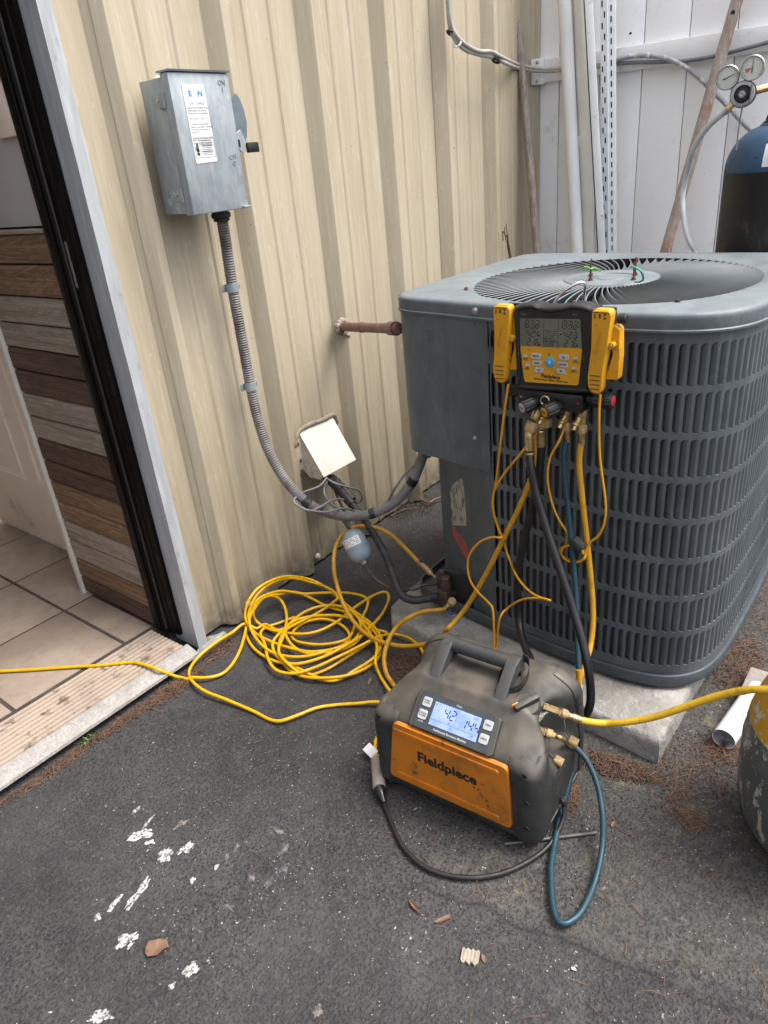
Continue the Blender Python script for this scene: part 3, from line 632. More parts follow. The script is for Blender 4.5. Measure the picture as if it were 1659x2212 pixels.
# ------------------------------------------------------------------ things leaning in the corner
def lean(p, q, top=None, bottom=.005):
    """extend the line p-q down to the ground and up to z=top"""
    p, q = Vector(p), Vector(q); d = (p-q)/(p.z-q.z)
    return (p+d*(top-p.z) if top else p), q+d*(bottom-q.z)
def pole(name, label, cat, p, q, r, mat, top=None, n=14, wob=0., group=None, hole=True):
    a, b = lean(p, q, top); t = thing(name, label, cat, tuple(b), group)
    N = 12; L = [a.lerp(b, i/N)+Vector((noise.noise(Vector((i, 0, r*99)))*wob, noise.noise(Vector((i, 5, r*99)))*wob, 0)) for i in range(N+1)]
    part(MB().tube(L, r, n), 'shaft', mat, t, ang=50)
    return t, a, b
t, a, b = pole('tool_handle', 'weathered grey wooden handle leaning in the corner by the siding', 'handle', (2.887,1.536,1.617), (2.854,1.434,0.8033), .0155, 'handle_wood', wob=.003)
part(MB().lathe([(.0153, 0), (.0145, .006), (.010, .010), (.002, .011)], a, a-b, 14), 'rounded_end', 'handle_wood', t)
part(MB().lathe([(.0045, 0), (.0045, .0012)], Vector((2.871,1.532,1.578)), FN, 12), 'hang_hole', 'dark', t)
t, a, b = pole('metal_pole', 'rust-streaked galvanized pole leaning across the white fence', 'pole', (3.012,0.7949,1.564), (2.903,0.9255,0.7945), .0195, 'wrought', top=1.74, wob=.003)
part(MB().lathe([(.007, 0), (.007, .0012)], Vector((2.99,0.7962,1.538)), FN, 12), 'hang_hole', 'dark', t)
t, a, b = pole('pvc_pipe', 'grey-white PVC pipe standing in the corner before the fence', 'pipe', (2.912,1.361,1.657), (2.892,1.275,0.7973), .0242, 'pvc', top=2.3, group='pipes in the corner')
part(MB().lathe([(.0256, 0), (.0256, .06)], a.lerp(b, .2), b-a, 20), 'coupling', 'pvc', t)
t, a, b = pole('pvc_pipe', 'cream PVC pipe with a coupling, behind the grey-white pipe', 'pipe', (2.943,1.317,1.652), (2.945,1.252,0.7898), .0255, 'pvc_cream', top=2.3, group='pipes in the corner')
k = (2.948,1.292,1.2); u = (b-a).normalized()
part(MB().lathe([(.0285, -.02), (.0295, -.018), (.0295, .018), (.0285, .02)], Vector(k), u, 20), 'coupling', 'pvc_cream', t)
# angled white strip with a dark green edge
p0, p1 = lean((2.895,1.261,1.639), (2.89,1.169,0.7972), 1.9)
t = thing('fence_strip', 'thin white strip with a dark edge between pipe and slotted channel', 'strip', tuple(p1))
u = (p0-p1).normalized()
part(MB().box((0, 0, (p0-p1).length/2), (.027, .012, (p0-p1).length), Fr(p1, FD, FN, u), b=.002), 'strip', 'channel', t)
part(MB().box((-.016, -.002, (p0-p1).length*.46), (.005, .010, (p0-p1).length*.88), Fr(p1, FD, FN, u), b=.001), 'edge_seal', 'dark_green', t)
# slotted shelf standard
p0, p1 = lean((2.93,1.205,1.632), (2.924,1.153,0.7924), 1.9)
t = thing('slotted_channel', 'white slotted metal shelf standard standing upright against the fence', 'channel', tuple(p1))
u = (p0-p1).normalized(); L = (p0-p1).length; fr = Fr(p1, FD, FN, u)
part(MB().box((-.014, 0, L/2), (.024, .012, L), fr, b=.001).box((.013, .003, L/2), (.030, .012, L), fr, b=.001).box((.0005, .010, L/2), (.004, .014, L), fr, b=.001), 'channel', 'channel', t)
for i in range(int(L/.0335)):
    z = .02+i*.0335
    if z > 1.05*.5: part(MB().box((-.015+(.004 if i % 2 else -.004), .0062, z), (.0045, .002, .019), fr).box((.013, .0092, z+.016), (.0045, .002, .019), fr), 'slot', 'dark', t)
# dead twig by the wall
t = (2.687,1.47,0.8129); mbt = MB().tube(crom([t, (2.681,1.475,0.8542), (2.675,1.475,0.8899), (2.665,1.475,0.9374)], 5), [.006]*6+[.004]*5+[.0015]*5, 6)
mbt.tube(crom([(2.678,1.475,0.8808), (2.643,1.47,0.9023), (2.629,1.47,0.9125), (2.632,1.47,0.878)], 4), .0018, 5).tube(crom([(2.685,1.475,0.8449), (2.65,1.47,0.8842), (2.644,1.47,0.9277)], 4), .0016, 5).tube(crom([t, (t[0]+.02, t[1], t[2]-.4), (t[0], t[1], .0)], 4), .006, 6)
single(mbt, 'dead_vine', 'rust', 'dry brown dead vine climbing the siding behind the air conditioner', 'vine', (t[0], t[1], 0))

# ------------------------------------------------------------------ cables along wall and fence
A = [(2.301,1.47,1.683),(2.3,1.47,1.611),(2.301,1.465,1.559),(2.316,1.455,1.525),(2.373,1.455,1.502),(2.458,1.455,1.493),(2.561,1.455,1.487),(2.632,1.455,1.474),(2.858,1.524,1.473),(2.894,1.48,1.46),(2.905,1.418,1.45),(2.914,1.371,1.447),(2.939,1.294,1.443),(2.951,1.227,1.442)]
t = thing('cable', 'aged white cable looping down the siding and onto the fence rail', 'cable', A[0])
hose(t, A, .0068, 'cable_white')
B = [(2.283,1.455,1.678),(2.282,1.455,1.607),(2.292,1.455,1.565),(2.312,1.447,1.534),(2.367,1.447,1.514),(2.442,1.447,1.501),(2.528,1.447,1.502),(2.602,1.447,1.488),(2.858,1.524,1.485),(2.892,1.479,1.469),(2.903,1.417,1.457),(2.911,1.37,1.454),(2.94,1.291,1.45),(2.951,1.227,1.449)]
t2 = thing('cable', 'upper cable of the pair, clipped tight beside the lower white one', 'cable', B[0])
hose(t2, B, .0065, 'cable_white')
for P in ("y1.462:975,72", "y1.452:1071,131"):
    p = Vector({"y1.462:975,72": (2.301,1.462,1.546), "y1.452:1071,131": (2.565,1.452,1.478)}[P])
    part(MB().tube([p+Vector((.018*math.cos(a), .010*math.sin(a), -.006*math.cos(a))) for a in [k*math.pi/8 for k in range(16)]], .004, 8, closed=True), 'clamp', 'black_rubber', t)
part(MB().tube([Vector((2.318,1.452,1.516))+Vector((.013*math.cos(a)*.7, .012*math.sin(a), .013*math.cos(a)*.7)) for a in [k*math.pi/8 for k in range(16)]], .0025, 6, closed=True), 'zip_tie', 'white_paper', t)
A = [(2.956,1.186,1.454),(2.966,1.13,1.459),(2.978,1.066,1.454),(2.989,1.003,1.436),(3,0.9397,1.402),(3.012,0.8925,1.364),(3.021,0.8433,1.317),(3.031,0.7858,1.261),(3.041,0.7278,1.2),(3.06,0.6649,1.144),(3.075,0.585,1.078)]
t = thing('cable', 'speckled grey armoured conduit arching down the fence behind the pole', 'cable', A[0])
Q = resample(crom(A, 12), .004)
part(MB().tube(Q, [.0082+.0008*(i % 2) for i in range(len(Q))], 10), 'sheath', 'armor', t)
part(MB().lathe([(.0105, -.004), (.0105, .004)], Vector((2.978,1.063,1.453)), (0, -1, -.1), 12), 'zip_tie', 'white_paper', t)
A = [(2.963,1.188,1.444),(2.976,1.115,1.439),(2.99,1.036,1.43),(3.006,0.9436,1.422),(3.022,0.8551,1.423),(3.037,0.7704,1.432),(3.054,0.6754,1.444),(3.07,0.5848,1.46)]
t = thing('cable', 'plain grey cable running straight along the fence rail', 'cable', A[0])
hose(t, A, .0066, 'wire_grey')
part(MB().lathe([(.010, -.005), (.010, .005)], Vector((2.964,1.183,1.444)), FD, 12), 'clamp', 'black_rubber', t)

# ------------------------------------------------------------------ safety switch on the wall
BX = thing('disconnect_switch', 'galvanized electrical disconnect box with side lever on the metal siding', 'switch box', (1.187, 1.495, 1.13))
x0, x1, z0, z1 = 1.098, 1.256, 1.133, 1.399
part(MB().box(((x0+x1)/2, 1.448, (z0+z1)/2), (x1-x0, .094, z1-z0), b=.003), 'enclosure', 'galv', BX)
cv = part(MB().box(((x0+x1)/2+.001, 1.404, (z0+z1)/2+.001), (x1-x0+.008, .028, z1-z0+.010), b=.003), 'cover', 'galv', BX)
part(MB().prism([(1.386, 1.4060), (1.424, 1.4060), (1.426, 1.4095), (1.384, 1.4095)], Fr((x0-.004, 0, 0), (0, 1, 0), (0, 0, 1), (1, 0, 0)), 0, x1-x0+.010), 'rain_lip', 'galv', BX, ang=15)
for z in (1.356, 1.172):
    h = part(MB().box((x0-.003, 1.424, z), (.005, .014, .030), b=.001).tube([(x0-.004, 1.417, z-.015), (x0-.004, 1.417, z+.015)], .003, 8), 'hinge', 'galv', BX)
    screw(h, (x0-.002, 1.436, z), (-1, 0, 0), .0038, 'steel')
    part(MB().lathe([(.0018, 0), (.0018, .003)], (x0-.0005, 1.434, z-.013), (-1, 0, 0), 8), 'bolt_hole', 'dark', h)
ko = MB()
for r in (.018, .0105):
    ko.tube([(x0-.0005, 1.462+r*math.cos(a)*.8, 1.166+r*math.sin(a)) for a in [k*math.pi/12 for k in range(24)]], .0011, 6, closed=True)
part(ko.lathe([(.004, 0), (.0035, .001)], (x0, 1.462, 1.166), (-1, 0, 0), 12), 'knockout', 'galv', BX)
CF = Fr((x0, 1.3895, z0), (1, 0, 0), (0, 0, 1), (0, -1, 0))       # the cover's face
lab = part(MB().prism(rpoly([(.030, .098), (.090, .100), (.088, .250), (.028, .250)], .003), CF, 0, .0005), 'label', 'label', BX)
text('E', .015, CF.sub(.046, .232, .0006), 'blue_ink', lab, bold=.0006, xs=1.1); text("'", .015, CF.sub(.055, .228, .0006), 'blue_ink', lab); text('·', .016, CF.sub(.066, .232, .0006), 'blue_ink', lab, bold=.0006); text('N', .015, CF.sub(.074, .232, .0006), 'blue_ink', lab, bold=.0006, xs=1.1)
text('C/tl     U/ACE', .007, CF.sub(.060, .214, .0006), 'ink_grey', lab)
body = ['General Duty Safety Switch', 'Interrupteur de securite', 'Interruptor de seguridad', '', '30 A, 240 V~, 60 Hz', '', 'Complete ratings inside', 'Valeurs nominales completes', 'Informacion completa en', 'interior', '', 'Further instructions inside', 'Autres instructions', 'Instrucciones adicionales']
text('\n'.join(body), .0052, CF.sub(.033, .172, .0006), 'ink_grey', lab, align='LEFT', ext=.0001)
fr = CF.sub(.060, .128, .0006)
mbk = MB()
for q in ((.0, .0185, .056, .0008), (0, -.0185, .056, .0008), (-.027, 0, .0008, .037), (.028, 0, .0008, .037), (-.012, 0, .0008, .037), (.008, .006, .038, .0008), (.008, -.007, .038, .0008)): mbk.box((q[0], q[1], 0), (q[2], q[3], .0003), fr)
for j in range(9):
    mbk.box((.008+random.uniform(-.002, .0), .015-j*.0036, 0), (.032-random.random()*.006, .0011 if j % 3 else .002, .0003), fr)
part(mbk, 'warning_text', 'ink_grey', lab, smooth=False)
hand = MB().prism(rrect(.0072, .008, .002), fr.sub(-.0195, -.004, 0), 0, .0004)
for k, dx in enumerate((-.003, -.001, .001, .003)): hand.box((-.0195+dx, .004+(.0015 if k in (1, 2) else 0), 0), (.0013, .010, .0004), fr)
part(hand.box((-.0245, -.001, 0), (.0013, .007, .0004), fr).box((-.0195, -.0115, 0), (.0075, .005, .0004), fr), 'hand_symbol', 'ink', lab, smooth=False)
text('ON\nI', .0135, CF.sub(.140, .247, .0003), 'galv', cv, ext=.0005, name='embossed_lettering'); text('OFF\nO', .0135, CF.sub(.140, .100, .0003), 'galv', cv, ext=.0005, name='embossed_lettering')
part(MB().box((.152, .0, .004), (.022, .004, .012), CF, b=.001), 'hasp', 'galv', BX)
LV = Fr((0, 1.425, 0), (1, 0, 0), (0, 0, 1), (0, -1, 0))
def xz(L): return [(p[0], p[2]) for p in L]
part(MB().prism(rpoly(xz([(1.305,1.425,1.371),(1.315,1.425,1.363),(1.324,1.425,1.339),(1.327,1.425,1.311),(1.321,1.425,1.281),(1.311,1.425,1.266),(1.28,1.425,1.282),(1.272,1.425,1.331),(1.288,1.425,1.356)]), .004), LV, -.0015, .0015), 'lever_plate', 'lever_steel', BX)
g = part(MB().prism(rpoly(xz([(1.272,1.41,1.287),(1.29,1.41,1.296),(1.302,1.41,1.269),(1.295,1.41,1.248),(1.283,1.41,1.249),(1.271,1.41,1.262)]), .003), LV.sub(0, 0, .015), -.0015, .0015, .0005), 'lever_arm', 'galv', BX)
hp = (1.279,1.408,1.267)
part(MB().prism(rrect(.0055, .017, .0027), LV.sub(hp[0], hp[2], .0168), 0, .0006), 'padlock_hole', 'dark', g)
gp = (1.317,1.408,1.257)
part(MB().box((gp[0], 1.406, gp[2]), (.036, .010, .022), b=.003), 'lever_grip', 'black_plastic', BX)
hb = part(MB().lathe([(.021, 0), (.021, .012), (.024, .012), (.024, .022), (.020, .024), (.020, .030)], (1.226, 1.455, 1.135), (0, 0, -1), 12), 'conduit_hub', 'black_plastic', BX)
for c_, s_ in (((1.125, 1.455, 1.402), .006), ((1.205, 1.44, 1.411), .004)): part(MB().sphere(c_, s_, sc=(2.2, 1.4, .8)), 'sealant_dab', 'white_paper', BX)

# flexible conduit from the switch to the air conditioner
A = [(1.228, 1.455, 1.125)]+[(1.237,1.468,1.048),(1.238,1.474,0.9449),(1.239,1.474,0.817),(1.24,1.474,0.6849),(1.238,1.465,0.594),(1.237,1.44,0.4981),(1.251,1.4,0.4051),(1.277,1.34,0.3351),(1.331,1.28,0.2937),(1.385,1.22,0.2911),(1.423,1.16,0.3234),(1.448,1.11,0.3874),(1.457,1.075,0.4634),(1.457,1.055,0.5233)]
cn = thing('flexible_conduit', 'corrugated grey flexible conduit drooping from the switch to the air conditioner', 'conduit', (1.24, 1.47, .4))
Q, rs = ribbed(A, .0150, .0062, .0022)
part(MB().tube(Q, rs, 12), 'conduit', 'conduit', cn, ang=60)
rng = [Vector(q) for q in Q]
def at_(px): return min(range(len(rng)), key=lambda i: (rng[i]-Vector(px)).length)
for p in ((1.238,1.474,0.9449), (1.24,1.474,0.6849)):
    i = at_(p); u = rng[i]-rng[i-3]
    k = part(MB().lathe([(.0162, -.010), (.0162, .010)], rng[i], u, 16).box((rng[i].x+.006, 1.487, rng[i].z), (.06, .003, .018), b=.001), 'strap', 'galv', cn)
    screw(k, (rng[i].x+.028, 1.485, rng[i].z), (0, -1, 0), .003, 'steel')
for p, m in (((1.261,1.345,0.3529), .011), ((1.426,1.235,0.2645), .009), ((1.476,1.115,0.3923), .012)):
    i = at_(p); part(MB().tube(rng[i-int(m/.0014):i+int(m/.0014)], .0159, 14), 'tape_wrap', 'tape', cn)
part(MB().lathe([(.0155, 0), (.0155, .016), (.0180, .018), (.0180, .030)], rng[-1], (0, 0, 1), 14), 'connector', 'conduit', cn)
A = [(1.428,1.43,0.35),(1.417,1.38,0.3441),(1.451,1.36,0.3206),(1.501,1.36,0.287),(1.512,1.36,0.2581),(1.503,1.37,0.2419),(1.448,1.36,0.2779),(1.343,1.32,0.3319),(1.273,1.31,0.3408),(1.242,1.32,0.3422),(1.229,1.355,0.3588),(1.239,1.37,0.3686),(1.276,1.37,0.3732),(1.353,1.38,0.3596),(1.419,1.41,0.3544)]
t = thing('control_wire', 'thin grey control wire curling between the white hood and conduit', 'wire', A[0]); hose(t, A, .0032, 'wire_grey')
A = [(1.226,1.3,0.3536),(1.273,1.285,0.3319),(1.34,1.285,0.3138),(1.398,1.285,0.2792),(1.397,1.23,0.2907),(1.427,1.19,0.3168),(1.414,1.15,0.3675),(1.434,1.125,0.41),(1.442,1.1,0.4366),(1.468,1.085,0.4547),(1.492,1.07,0.4581),(1.477,1.05,0.4902),(1.493,1.04,0.5037)]
t = thing('control_wire', 'thin grey control wire taped along the conduit up to the unit', 'wire', A[0]); hose(t, A, .0032, 'wire_grey')
A = [(1.461,1.44,0.3315),(1.401,1.41,0.3261),(1.385,1.39,0.3058),(1.396,1.38,0.2767),(1.428,1.37,0.2523)]
t = thing('control_wire', 'short pale wire hanging straight below the white hood', 'wire', A[0]); hose(t, A, .0032, 'wire_grey'); hose(t, [(1.482,1.44,0.3233),(1.458,1.42,0.2924),(1.453,1.4,0.2586),(1.436,1.36,0.2109),(1.414,1.33,0.188)], .0045, 'copper', 'tube')

# ------------------------------------------------------------------ white line-set hood, pipes
hd = thing('line_hood', 'white vinyl line-set cover hood sealed to the metal wall', 'hood', (1.70, 1.50, .43))
W = [(1.444,1.49,0.4891), (1.531,1.49,0.4996), (1.554,1.405,0.3592), (1.395,1.405,0.3559), (1.402,1.492,0.3607)]
a, b, c, e, g = [Vector(p) for p in W]
F0 = Fr((0, 0, 0), (1, 0, 0), (0, 1, 0), (0, 0, 1))
LX, RX2 = a.x, b.x
top, bot = a.z, e.z
def hoodpt(x, y, z): return (x, y, z)
hx0, hx1 = 1.412, 1.566
fx0, fx1 = hx0+.004, hx1-.004
zt, zb = .492, .358
sheet = MB().add([hoodpt(hx0, 1.497, zt), hoodpt(hx1, 1.497, zt), hoodpt(hx1, 1.415, zb), hoodpt(hx0, 1.415, zb), hoodpt(hx0, 1.497, zt-.004), hoodpt(hx1, 1.497, zt-.004), hoodpt(hx1, 1.419, zb), hoodpt(hx0, 1.419, zb)],
                 [(0, 1, 2, 3), (4, 7, 6, 5), (0, 3, 7, 4), (1, 5, 6, 2), (2, 6, 7, 3), (0, 4, 5, 1)])
part(sheet, 'sloped_face', 'cream', hd, ang=10)
for x in (hx0, hx1-.003):
    part(MB().prism([(1.4975, zt-.003), (1.418, zb+.004), (1.432, zb-.012), (1.476, zb-.012), (1.4975, zb+.008)], Fr((x, 0, 0), (0, 1, 0), (0, 0, 1), (1, 0, 0)), 0, .003), 'side_cheek', 'cream_dirty', hd, ang=10)
fl = part(MB().box((hx0-.011, 1.496, (zt+zb)/2-.005), (.024, .004, zt-zb-.02), b=.001).box((hx1+.011, 1.496, (zt+zb)/2-.005), (.024, .004, zt-zb-.02), b=.001), 'flange', 'cream_dirty', hd)
for z in (zt-.035, zb+.045, zb+.012): screw(fl, (hx0-.012, 1.494, z), (0, -1, 0), .0036, 'rust')
part(MB().tube(crom([(hx0-.024, 1.497, zt-.04), (hx0-.012, 1.495, zt-.012), (hx0+.01, 1.495, zt+.004), (hx0+.06, 1.495, zt+.007), (hx0+.11, 1.494, zt+.004), (hx1+.006, 1.495, zt+.003), (hx1+.02, 1.496, zt-.03)], 5), [.006+.004*abs(noise.noise(Vector((i*.7, 0, 0)))) for i in range(31)], 8), 'sealant', 'sealant', hd)
A = [(1.466,1.46,0.329),(1.443,1.4,0.3219),(1.425,1.33,0.2866),(1.403,1.25,0.2374),(1.367,1.17,0.1904),(1.315,1.1,0.161),(1.284,1.06,0.1414),(1.277,1.035,0.1268),(1.293,1.01,0.1152),(1.319,0.985,0.1158),(1.346,0.965,0.1144)]
t = thing('suction_line', 'dark insulated suction pipe running from the hood to the service valve', 'pipe', A[-1])
C_ = crom(A, 8); part(MB().tube(C_, [.0108 if i < 40 else .0114 for i in range(len(C_))], 14), 'pipe', 'insul', t, ang=60)
part(MB().tube(C_[2:18], [.0150+.004*noise.noise(Vector((i*.9, 0, 0))) for i in range(16)], 12).tube([Vector(p)+Vector((.006, -.004, .004)) for p in C_[4:17]], [.0135+.004*noise.noise(Vector((i*.9, 4, 0))) for i in range(13)], 10), 'torn_insulation', 'black_rubber', t)
part(MB().tube(C_[-14:], .0100, 14), 'bare_end', 'copper', t, ang=60)
ce = ((1.345,1.27,0.2393), (1.328,1.215,0.1633))
d0, d1 = Vector(ce[0]), Vector(ce[1]); u = (d1-d0).normalized(); L = (d1-d0).length
t = thing('filter_drier', 'pale blue-grey liquid line filter drier hanging below the conduit', 'filter drier', tuple(d1))
part(MB().lathe([(.008, -.006), (.022, 0), (.0315, .012), (.0345, .026), (.0345, L*.45), (.0353, L*.47), (.0353, L*.53), (.0345, L*.55), (.0345, L-.026), (.0305, L-.012), (.020, L-.002), (.010, L+.002)], d0, u, 26), 'canister', 'drier', t, ang=50)
part(MB().lathe([(.012, L), (.011, L+.008), (.008, L+.012)], d0, u, 14), 'collar', 'steel', t)
fr = frame_to(-u, d0, (0, 1, 0))
lb = MB(); NN = 14; vv = []
for k in range(NN+1):
    a = R(130+k*100/NN)
    dirv = (Vector((-1, -.35, .2))-u*u.dot(Vector((-1, -.35, .2)))).normalized(); sd2 = u.cross(dirv)
    w_ = dirv*math.cos(R(-55+k*110/NN))+sd2*math.sin(R(-55+k*110/NN))
    vv += [d0+w_*.0351+u*.020, d0+w_*.0351+u*.045]
part(lb.add(vv, [(2*k, 2*k+1, 2*k+3, 2*k+2) for k in range(NN)]), 'label', 'white_paper', t)
pr = MB()
for r_ in range(4):
    for k in range(11):
        if random.random() < .75:
            s0 = -46+k*8.5; w0 = dirv*math.cos(R(s0))+sd2*math.sin(R(s0)); w1 = dirv*math.cos(R(s0+6))+sd2*math.sin(R(s0+6)); h0 = .024+r_*.005
            pr.add([d0+w0*.0354+u*h0, d0+w1*.0354+u*h0, d0+w1*.0354+u*(h0+.0022), d0+w0*.0354+u*(h0+.0022)], [(0, 1, 2, 3)])
part(pr, 'label_print', 'ink_grey', t, smooth=False)
A = [d0+u*(L+.008)]+[(1.309,1.19,0.1557),(1.291,1.15,0.1461),(1.295,1.11,0.1287),(1.288,1.06,0.1335),(1.291,1.02,0.1503),(1.309,0.99,0.1618),(1.346,0.97,0.1521)]
t2 = thing('liquid_line', 'thin dark copper liquid line from the drier to the small valve', 'pipe', tuple(A[-1])); hose(t2, A, .0042, 'copper', 'tube')
part(MB().lathe([(.0068, 0), (.0085, .02), (.0065, .024)], Vector(A[-3]), Vector(A[-2])-Vector(A[-3]), 10), 'braze_joint', 'copper', t2)
hose(t2, [d0, d0-u*.02, d0-u*.05+Vector((0, .02, .01)), Vector((1.414,1.33,0.188))], .0055, 'copper', 'tube')
# red-brown pipe through the wall
A = [(1.664,1.5,0.7517),(1.652,1.42,0.7588),(1.603,1.3,0.7735),(1.574,1.24,0.7808)]; p0 = Vector((A[0][0], 1.50, A[0][2])); p1 = Vector((p0.x, 1.10, p0.z))
q1 = Vector((1.401,1.075,0.8285)); p1 = q1
t = thing('conduit_stub', 'red-brown rigid pipe stub from the wall into the unit', 'pipe', tuple(p0))
part(MB().tube([p0+(p1-p0)*-.05, p1], .0135, 16), 'pipe', 'red_pipe', t)
u = (p1-p0).normalized(); part(MB().lathe([(.0165, -.045), (.0175, -.043), (.0175, 0)], p1-u*.02, u, 16), 'coupling', 'red_pipe', t)
part(MB().lathe([(.0137, -.008), (.0155, -.004), (.0150, .004), (.0137, .007)], p0.lerp(p1, .42), u, 14), 'lumpy_ring', 'red_pipe', t)
mbs = MB()
for k in range(11):
    a = k*2*math.pi/11; mbs.sphere(p0+Vector((.019*math.cos(a), -.002, .019*math.sin(a))), .009+.004*random.random(), 8, 6)
part(mbs.sphere(p0+Vector((.022, -.003, -.032)), .008, 8, 6).sphere(p0+Vector((.012, -.003, -.026)), .008, 8, 6), 'expanding_foam', 'sealant', t, ang=60)

# ------------------------------------------------------------------ concrete pad
def pad_mesh():
    C4 = [(1.178, .303), (1.256, 1.070), (1.30, 1.112), (2.25, 1.17), (2.30, .302)]; mb = MB()
    P = []
    for i in range(len(C4)):
        a, b = Vector(C4[i]), Vector(C4[(i+1) % len(C4)]); n = max(3, int((b-a).length/.03))
        for k in range(n):
            q = a.lerp(b, k/n); w = noise.noise(Vector((q.x*22, q.y*22, 0)))*.006 + noise.noise(Vector((q.x*70, q.y*70, 0)))*.003; d = (q-Vector((1.75, .7))).normalized()
            P.append(q+d*w)
    n = len(P); c = Vector((1.75, .7)); lay = []
    for f_, z in ((0, -.02), (.001, .040), (.004, .053), (.012, .0605), (.10, .062), (.45, .062)):
        for p in P:
            d = (c-p).normalized(); q = p+d*f_
            lay.append((q.x, q.y, z+(noise.noise(Vector((q.x*16, q.y*16, z*30)))*.004 if z > .03 else 0)))
    fs = [(r*n+k, r*n+(k+1) % n, (r+1)*n+(k+1) % n, (r+1)*n+k) for r in range(5) for k in range(n)]+[tuple(5*n+k for k in range(n))]
    return mb.add(lay, fs)
single(pad_mesh(), 'concrete_pad', 'concrete', 'rough broken-edged concrete pad under the air conditioner', 'concrete pad', (1.75, .7, 0), ang=60)

# ------------------------------------------------------------------ air conditioner (condensing unit)
AC = thing('air_conditioner', 'dark grey outdoor air conditioner condenser with louvred sides on a concrete pad', 'air conditioner', (1.69, .67, .062))
OUT = [(2.07, .70), (2.07, .98), (2.055, 1.05), (2.0, 1.082), (1.7, 1.088), (1.45, 1.085), (1.398, 1.070), (1.370, 1.03), (1.354, .92), (1.330, .76), (1.316, .62), (1.312, .50), (1.322, .40), (1.348, .335), (1.40, .290), (1.48, .268), (1.6, .262), (1.85, .262), (1.98, .272), (2.045, .32), (2.068, .42)]
RING = resample(crom([(x, y, 0) for x, y in OUT], 10, closed=True)+[Vector((*OUT[0], 0))], .012)
def inset(P, d):
    n = len(P); out = []
    for i in range(n):
        t = (P[(i+1) % n]-P[i-1]).normalized(); out.append(P[i]+Vector((t.y, -t.x, 0))*d)
    return out
# the ring runs clockwise seen from above? make 'inset' shrink it
if sum((a.x*b.y-b.x*a.y) for a, b in zip(RING, RING[1:]+RING[:1])) > 0:
    inset_sign = -1
else: inset_sign = 1
def ins(d): return inset(RING, d*inset_sign)
ZT, ZS, ZB0, ZB1 = .912, .876, .074, .106
GC, GR, HR = Vector((1.672, .652, ZT)), .3160, .106
# lid: skirt, rolled edge, flat top with a round opening
lm = MB(); n = len(RING)
layers = [(.0035, ZS-.0004), (.0, ZS), (.0, ZS+.004), (.0025, ZS+.006), (.0025, ZT-.012), (.004, ZT-.006), (.009, ZT-.0015), (.016, ZT)]
vs = []
for d, z in layers: vs += [(p.x, p.y, z) for p in ins(d)]
fs = [(r*n+k, r*n+(k+1) % n, (r+1)*n+(k+1) % n, (r+1)*n+k) for r in range(len(layers)-1) for k in range(n)]
inner = ins(.016); base = len(vs)
M_ = 5
for j in range(1, M_+1):
    for p in inner:
        a = math.atan2(p.y-GC.y, p.x-GC.x); g = Vector((GC.x+GR*math.cos(a), GC.y+GR*math.sin(a)))
        q = Vector((p.x, p.y)).lerp(g, j/M_); vs.append((q.x, q.y, ZT+(.002*math.sin(math.pi*j/M_)) - (.004 if j == M_ else 0)))
for j in range(M_):
    a0 = base-n if j == 0 else base+(j-1)*n
    b0 = base+j*n
    fs += [(a0+k, a0+(k+1) % n, b0+(k+1) % n, b0+k) for k in range(n)]
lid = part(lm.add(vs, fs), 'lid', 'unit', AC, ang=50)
# fan guard: swept blades and hub plate
NB = 84
bm0 = MB(); S = 9; vs = []
for i in range(S):
    r = HR-.003+(GR+.002-HR+.003)*i/(S-1); th_ = .16*(max(0, r-HR)/(GR-HR))**1.15
    wd_ = .0035+.0088*min(1, max(0, (r-HR)/(GR-HR)))**.8; hh = .018
    if i == S-1: wd_ *= .3
    e = Vector((math.cos(th_), math.sin(th_), 0)); tn = Vector((-e.y, e.x, 0))
    top_, lowp = e*r+Vector((0, 0, .0005)), e*r-tn*wd_+Vector((0, 0, -hh))
    mid = (top_+lowp)/2+Vector((0, 0, -.0015)); vs += [top_, mid, lowp, top_+tn*.0022-Vector((0, 0, .0012))]
fs = []
for i in range(S-1):
    a, b = i*4, (i+1)*4
    fs += [(a, a+1, b+1, b), (a+1, a+2, b+2, b+1), (a+3, a, b, b+3), (a+2, a+3, b+3, b+2)]
bm0.add(vs, fs); bme = bm0.mesh('blade', None, 60, True, False); bme.materials.append(mt('blade_grey'))
for k in range(NB):
    o = bpy.data.objects.new('blade', bme); COL.objects.link(o); o.parent = lid
    o.location = GC-LOC[AC.name]-Vector((0, 0, .002)); o.rotation_euler = (0, 0, 2*math.pi*k/NB)
hub = part(MB().lathe([(HR*.98, -.014), (HR+.004, -.004), (HR, .0), (HR*.86, .0012), (HR*.52, .0012), (HR*.50, -.001), (HR*.30, -.001), (HR*.28, .0005), (.0005, .001)], GC, (0, 0, 1), 48), 'hub_plate', 'unit', lid, ang=25)
for x, y in [(p[0], p[1]) for p in [(1.619,0.6801,0.913),(1.679,0.7045,0.913),(1.635,0.5864,0.913),(1.7,0.6062,0.913)]]:
    st_ = part(MB().lathe([(.0065, 0), (.0065, .002), (.0045, .002), (.0045, .006)], (x, y, ZT+.001), (0, 0, 1), 6).tube([(x, y, ZT+.005), (x, y, ZT+.040)], .0020, 8), 'motor_stud', 'rust', hub)
hose(hub, [(1.607,0.5835,0.945),(1.563,0.5625,0.953),(1.542,0.5418,0.95),(1.552,0.538,0.94),(1.574,0.5437,0.925),(1.586,0.5564,0.918),(1.59,0.5661,0.918)], .0022, 'green_wire', 'ground_wire')
hose(hub, [(1.627,0.6993,0.94),(1.64,0.6983,0.94),(1.609,0.6782,0.94),(1.622,0.6749,0.94),(1.666,0.6839,0.93),(1.702,0.6916,0.92)], .0022, 'zip_green', 'zip_tie')
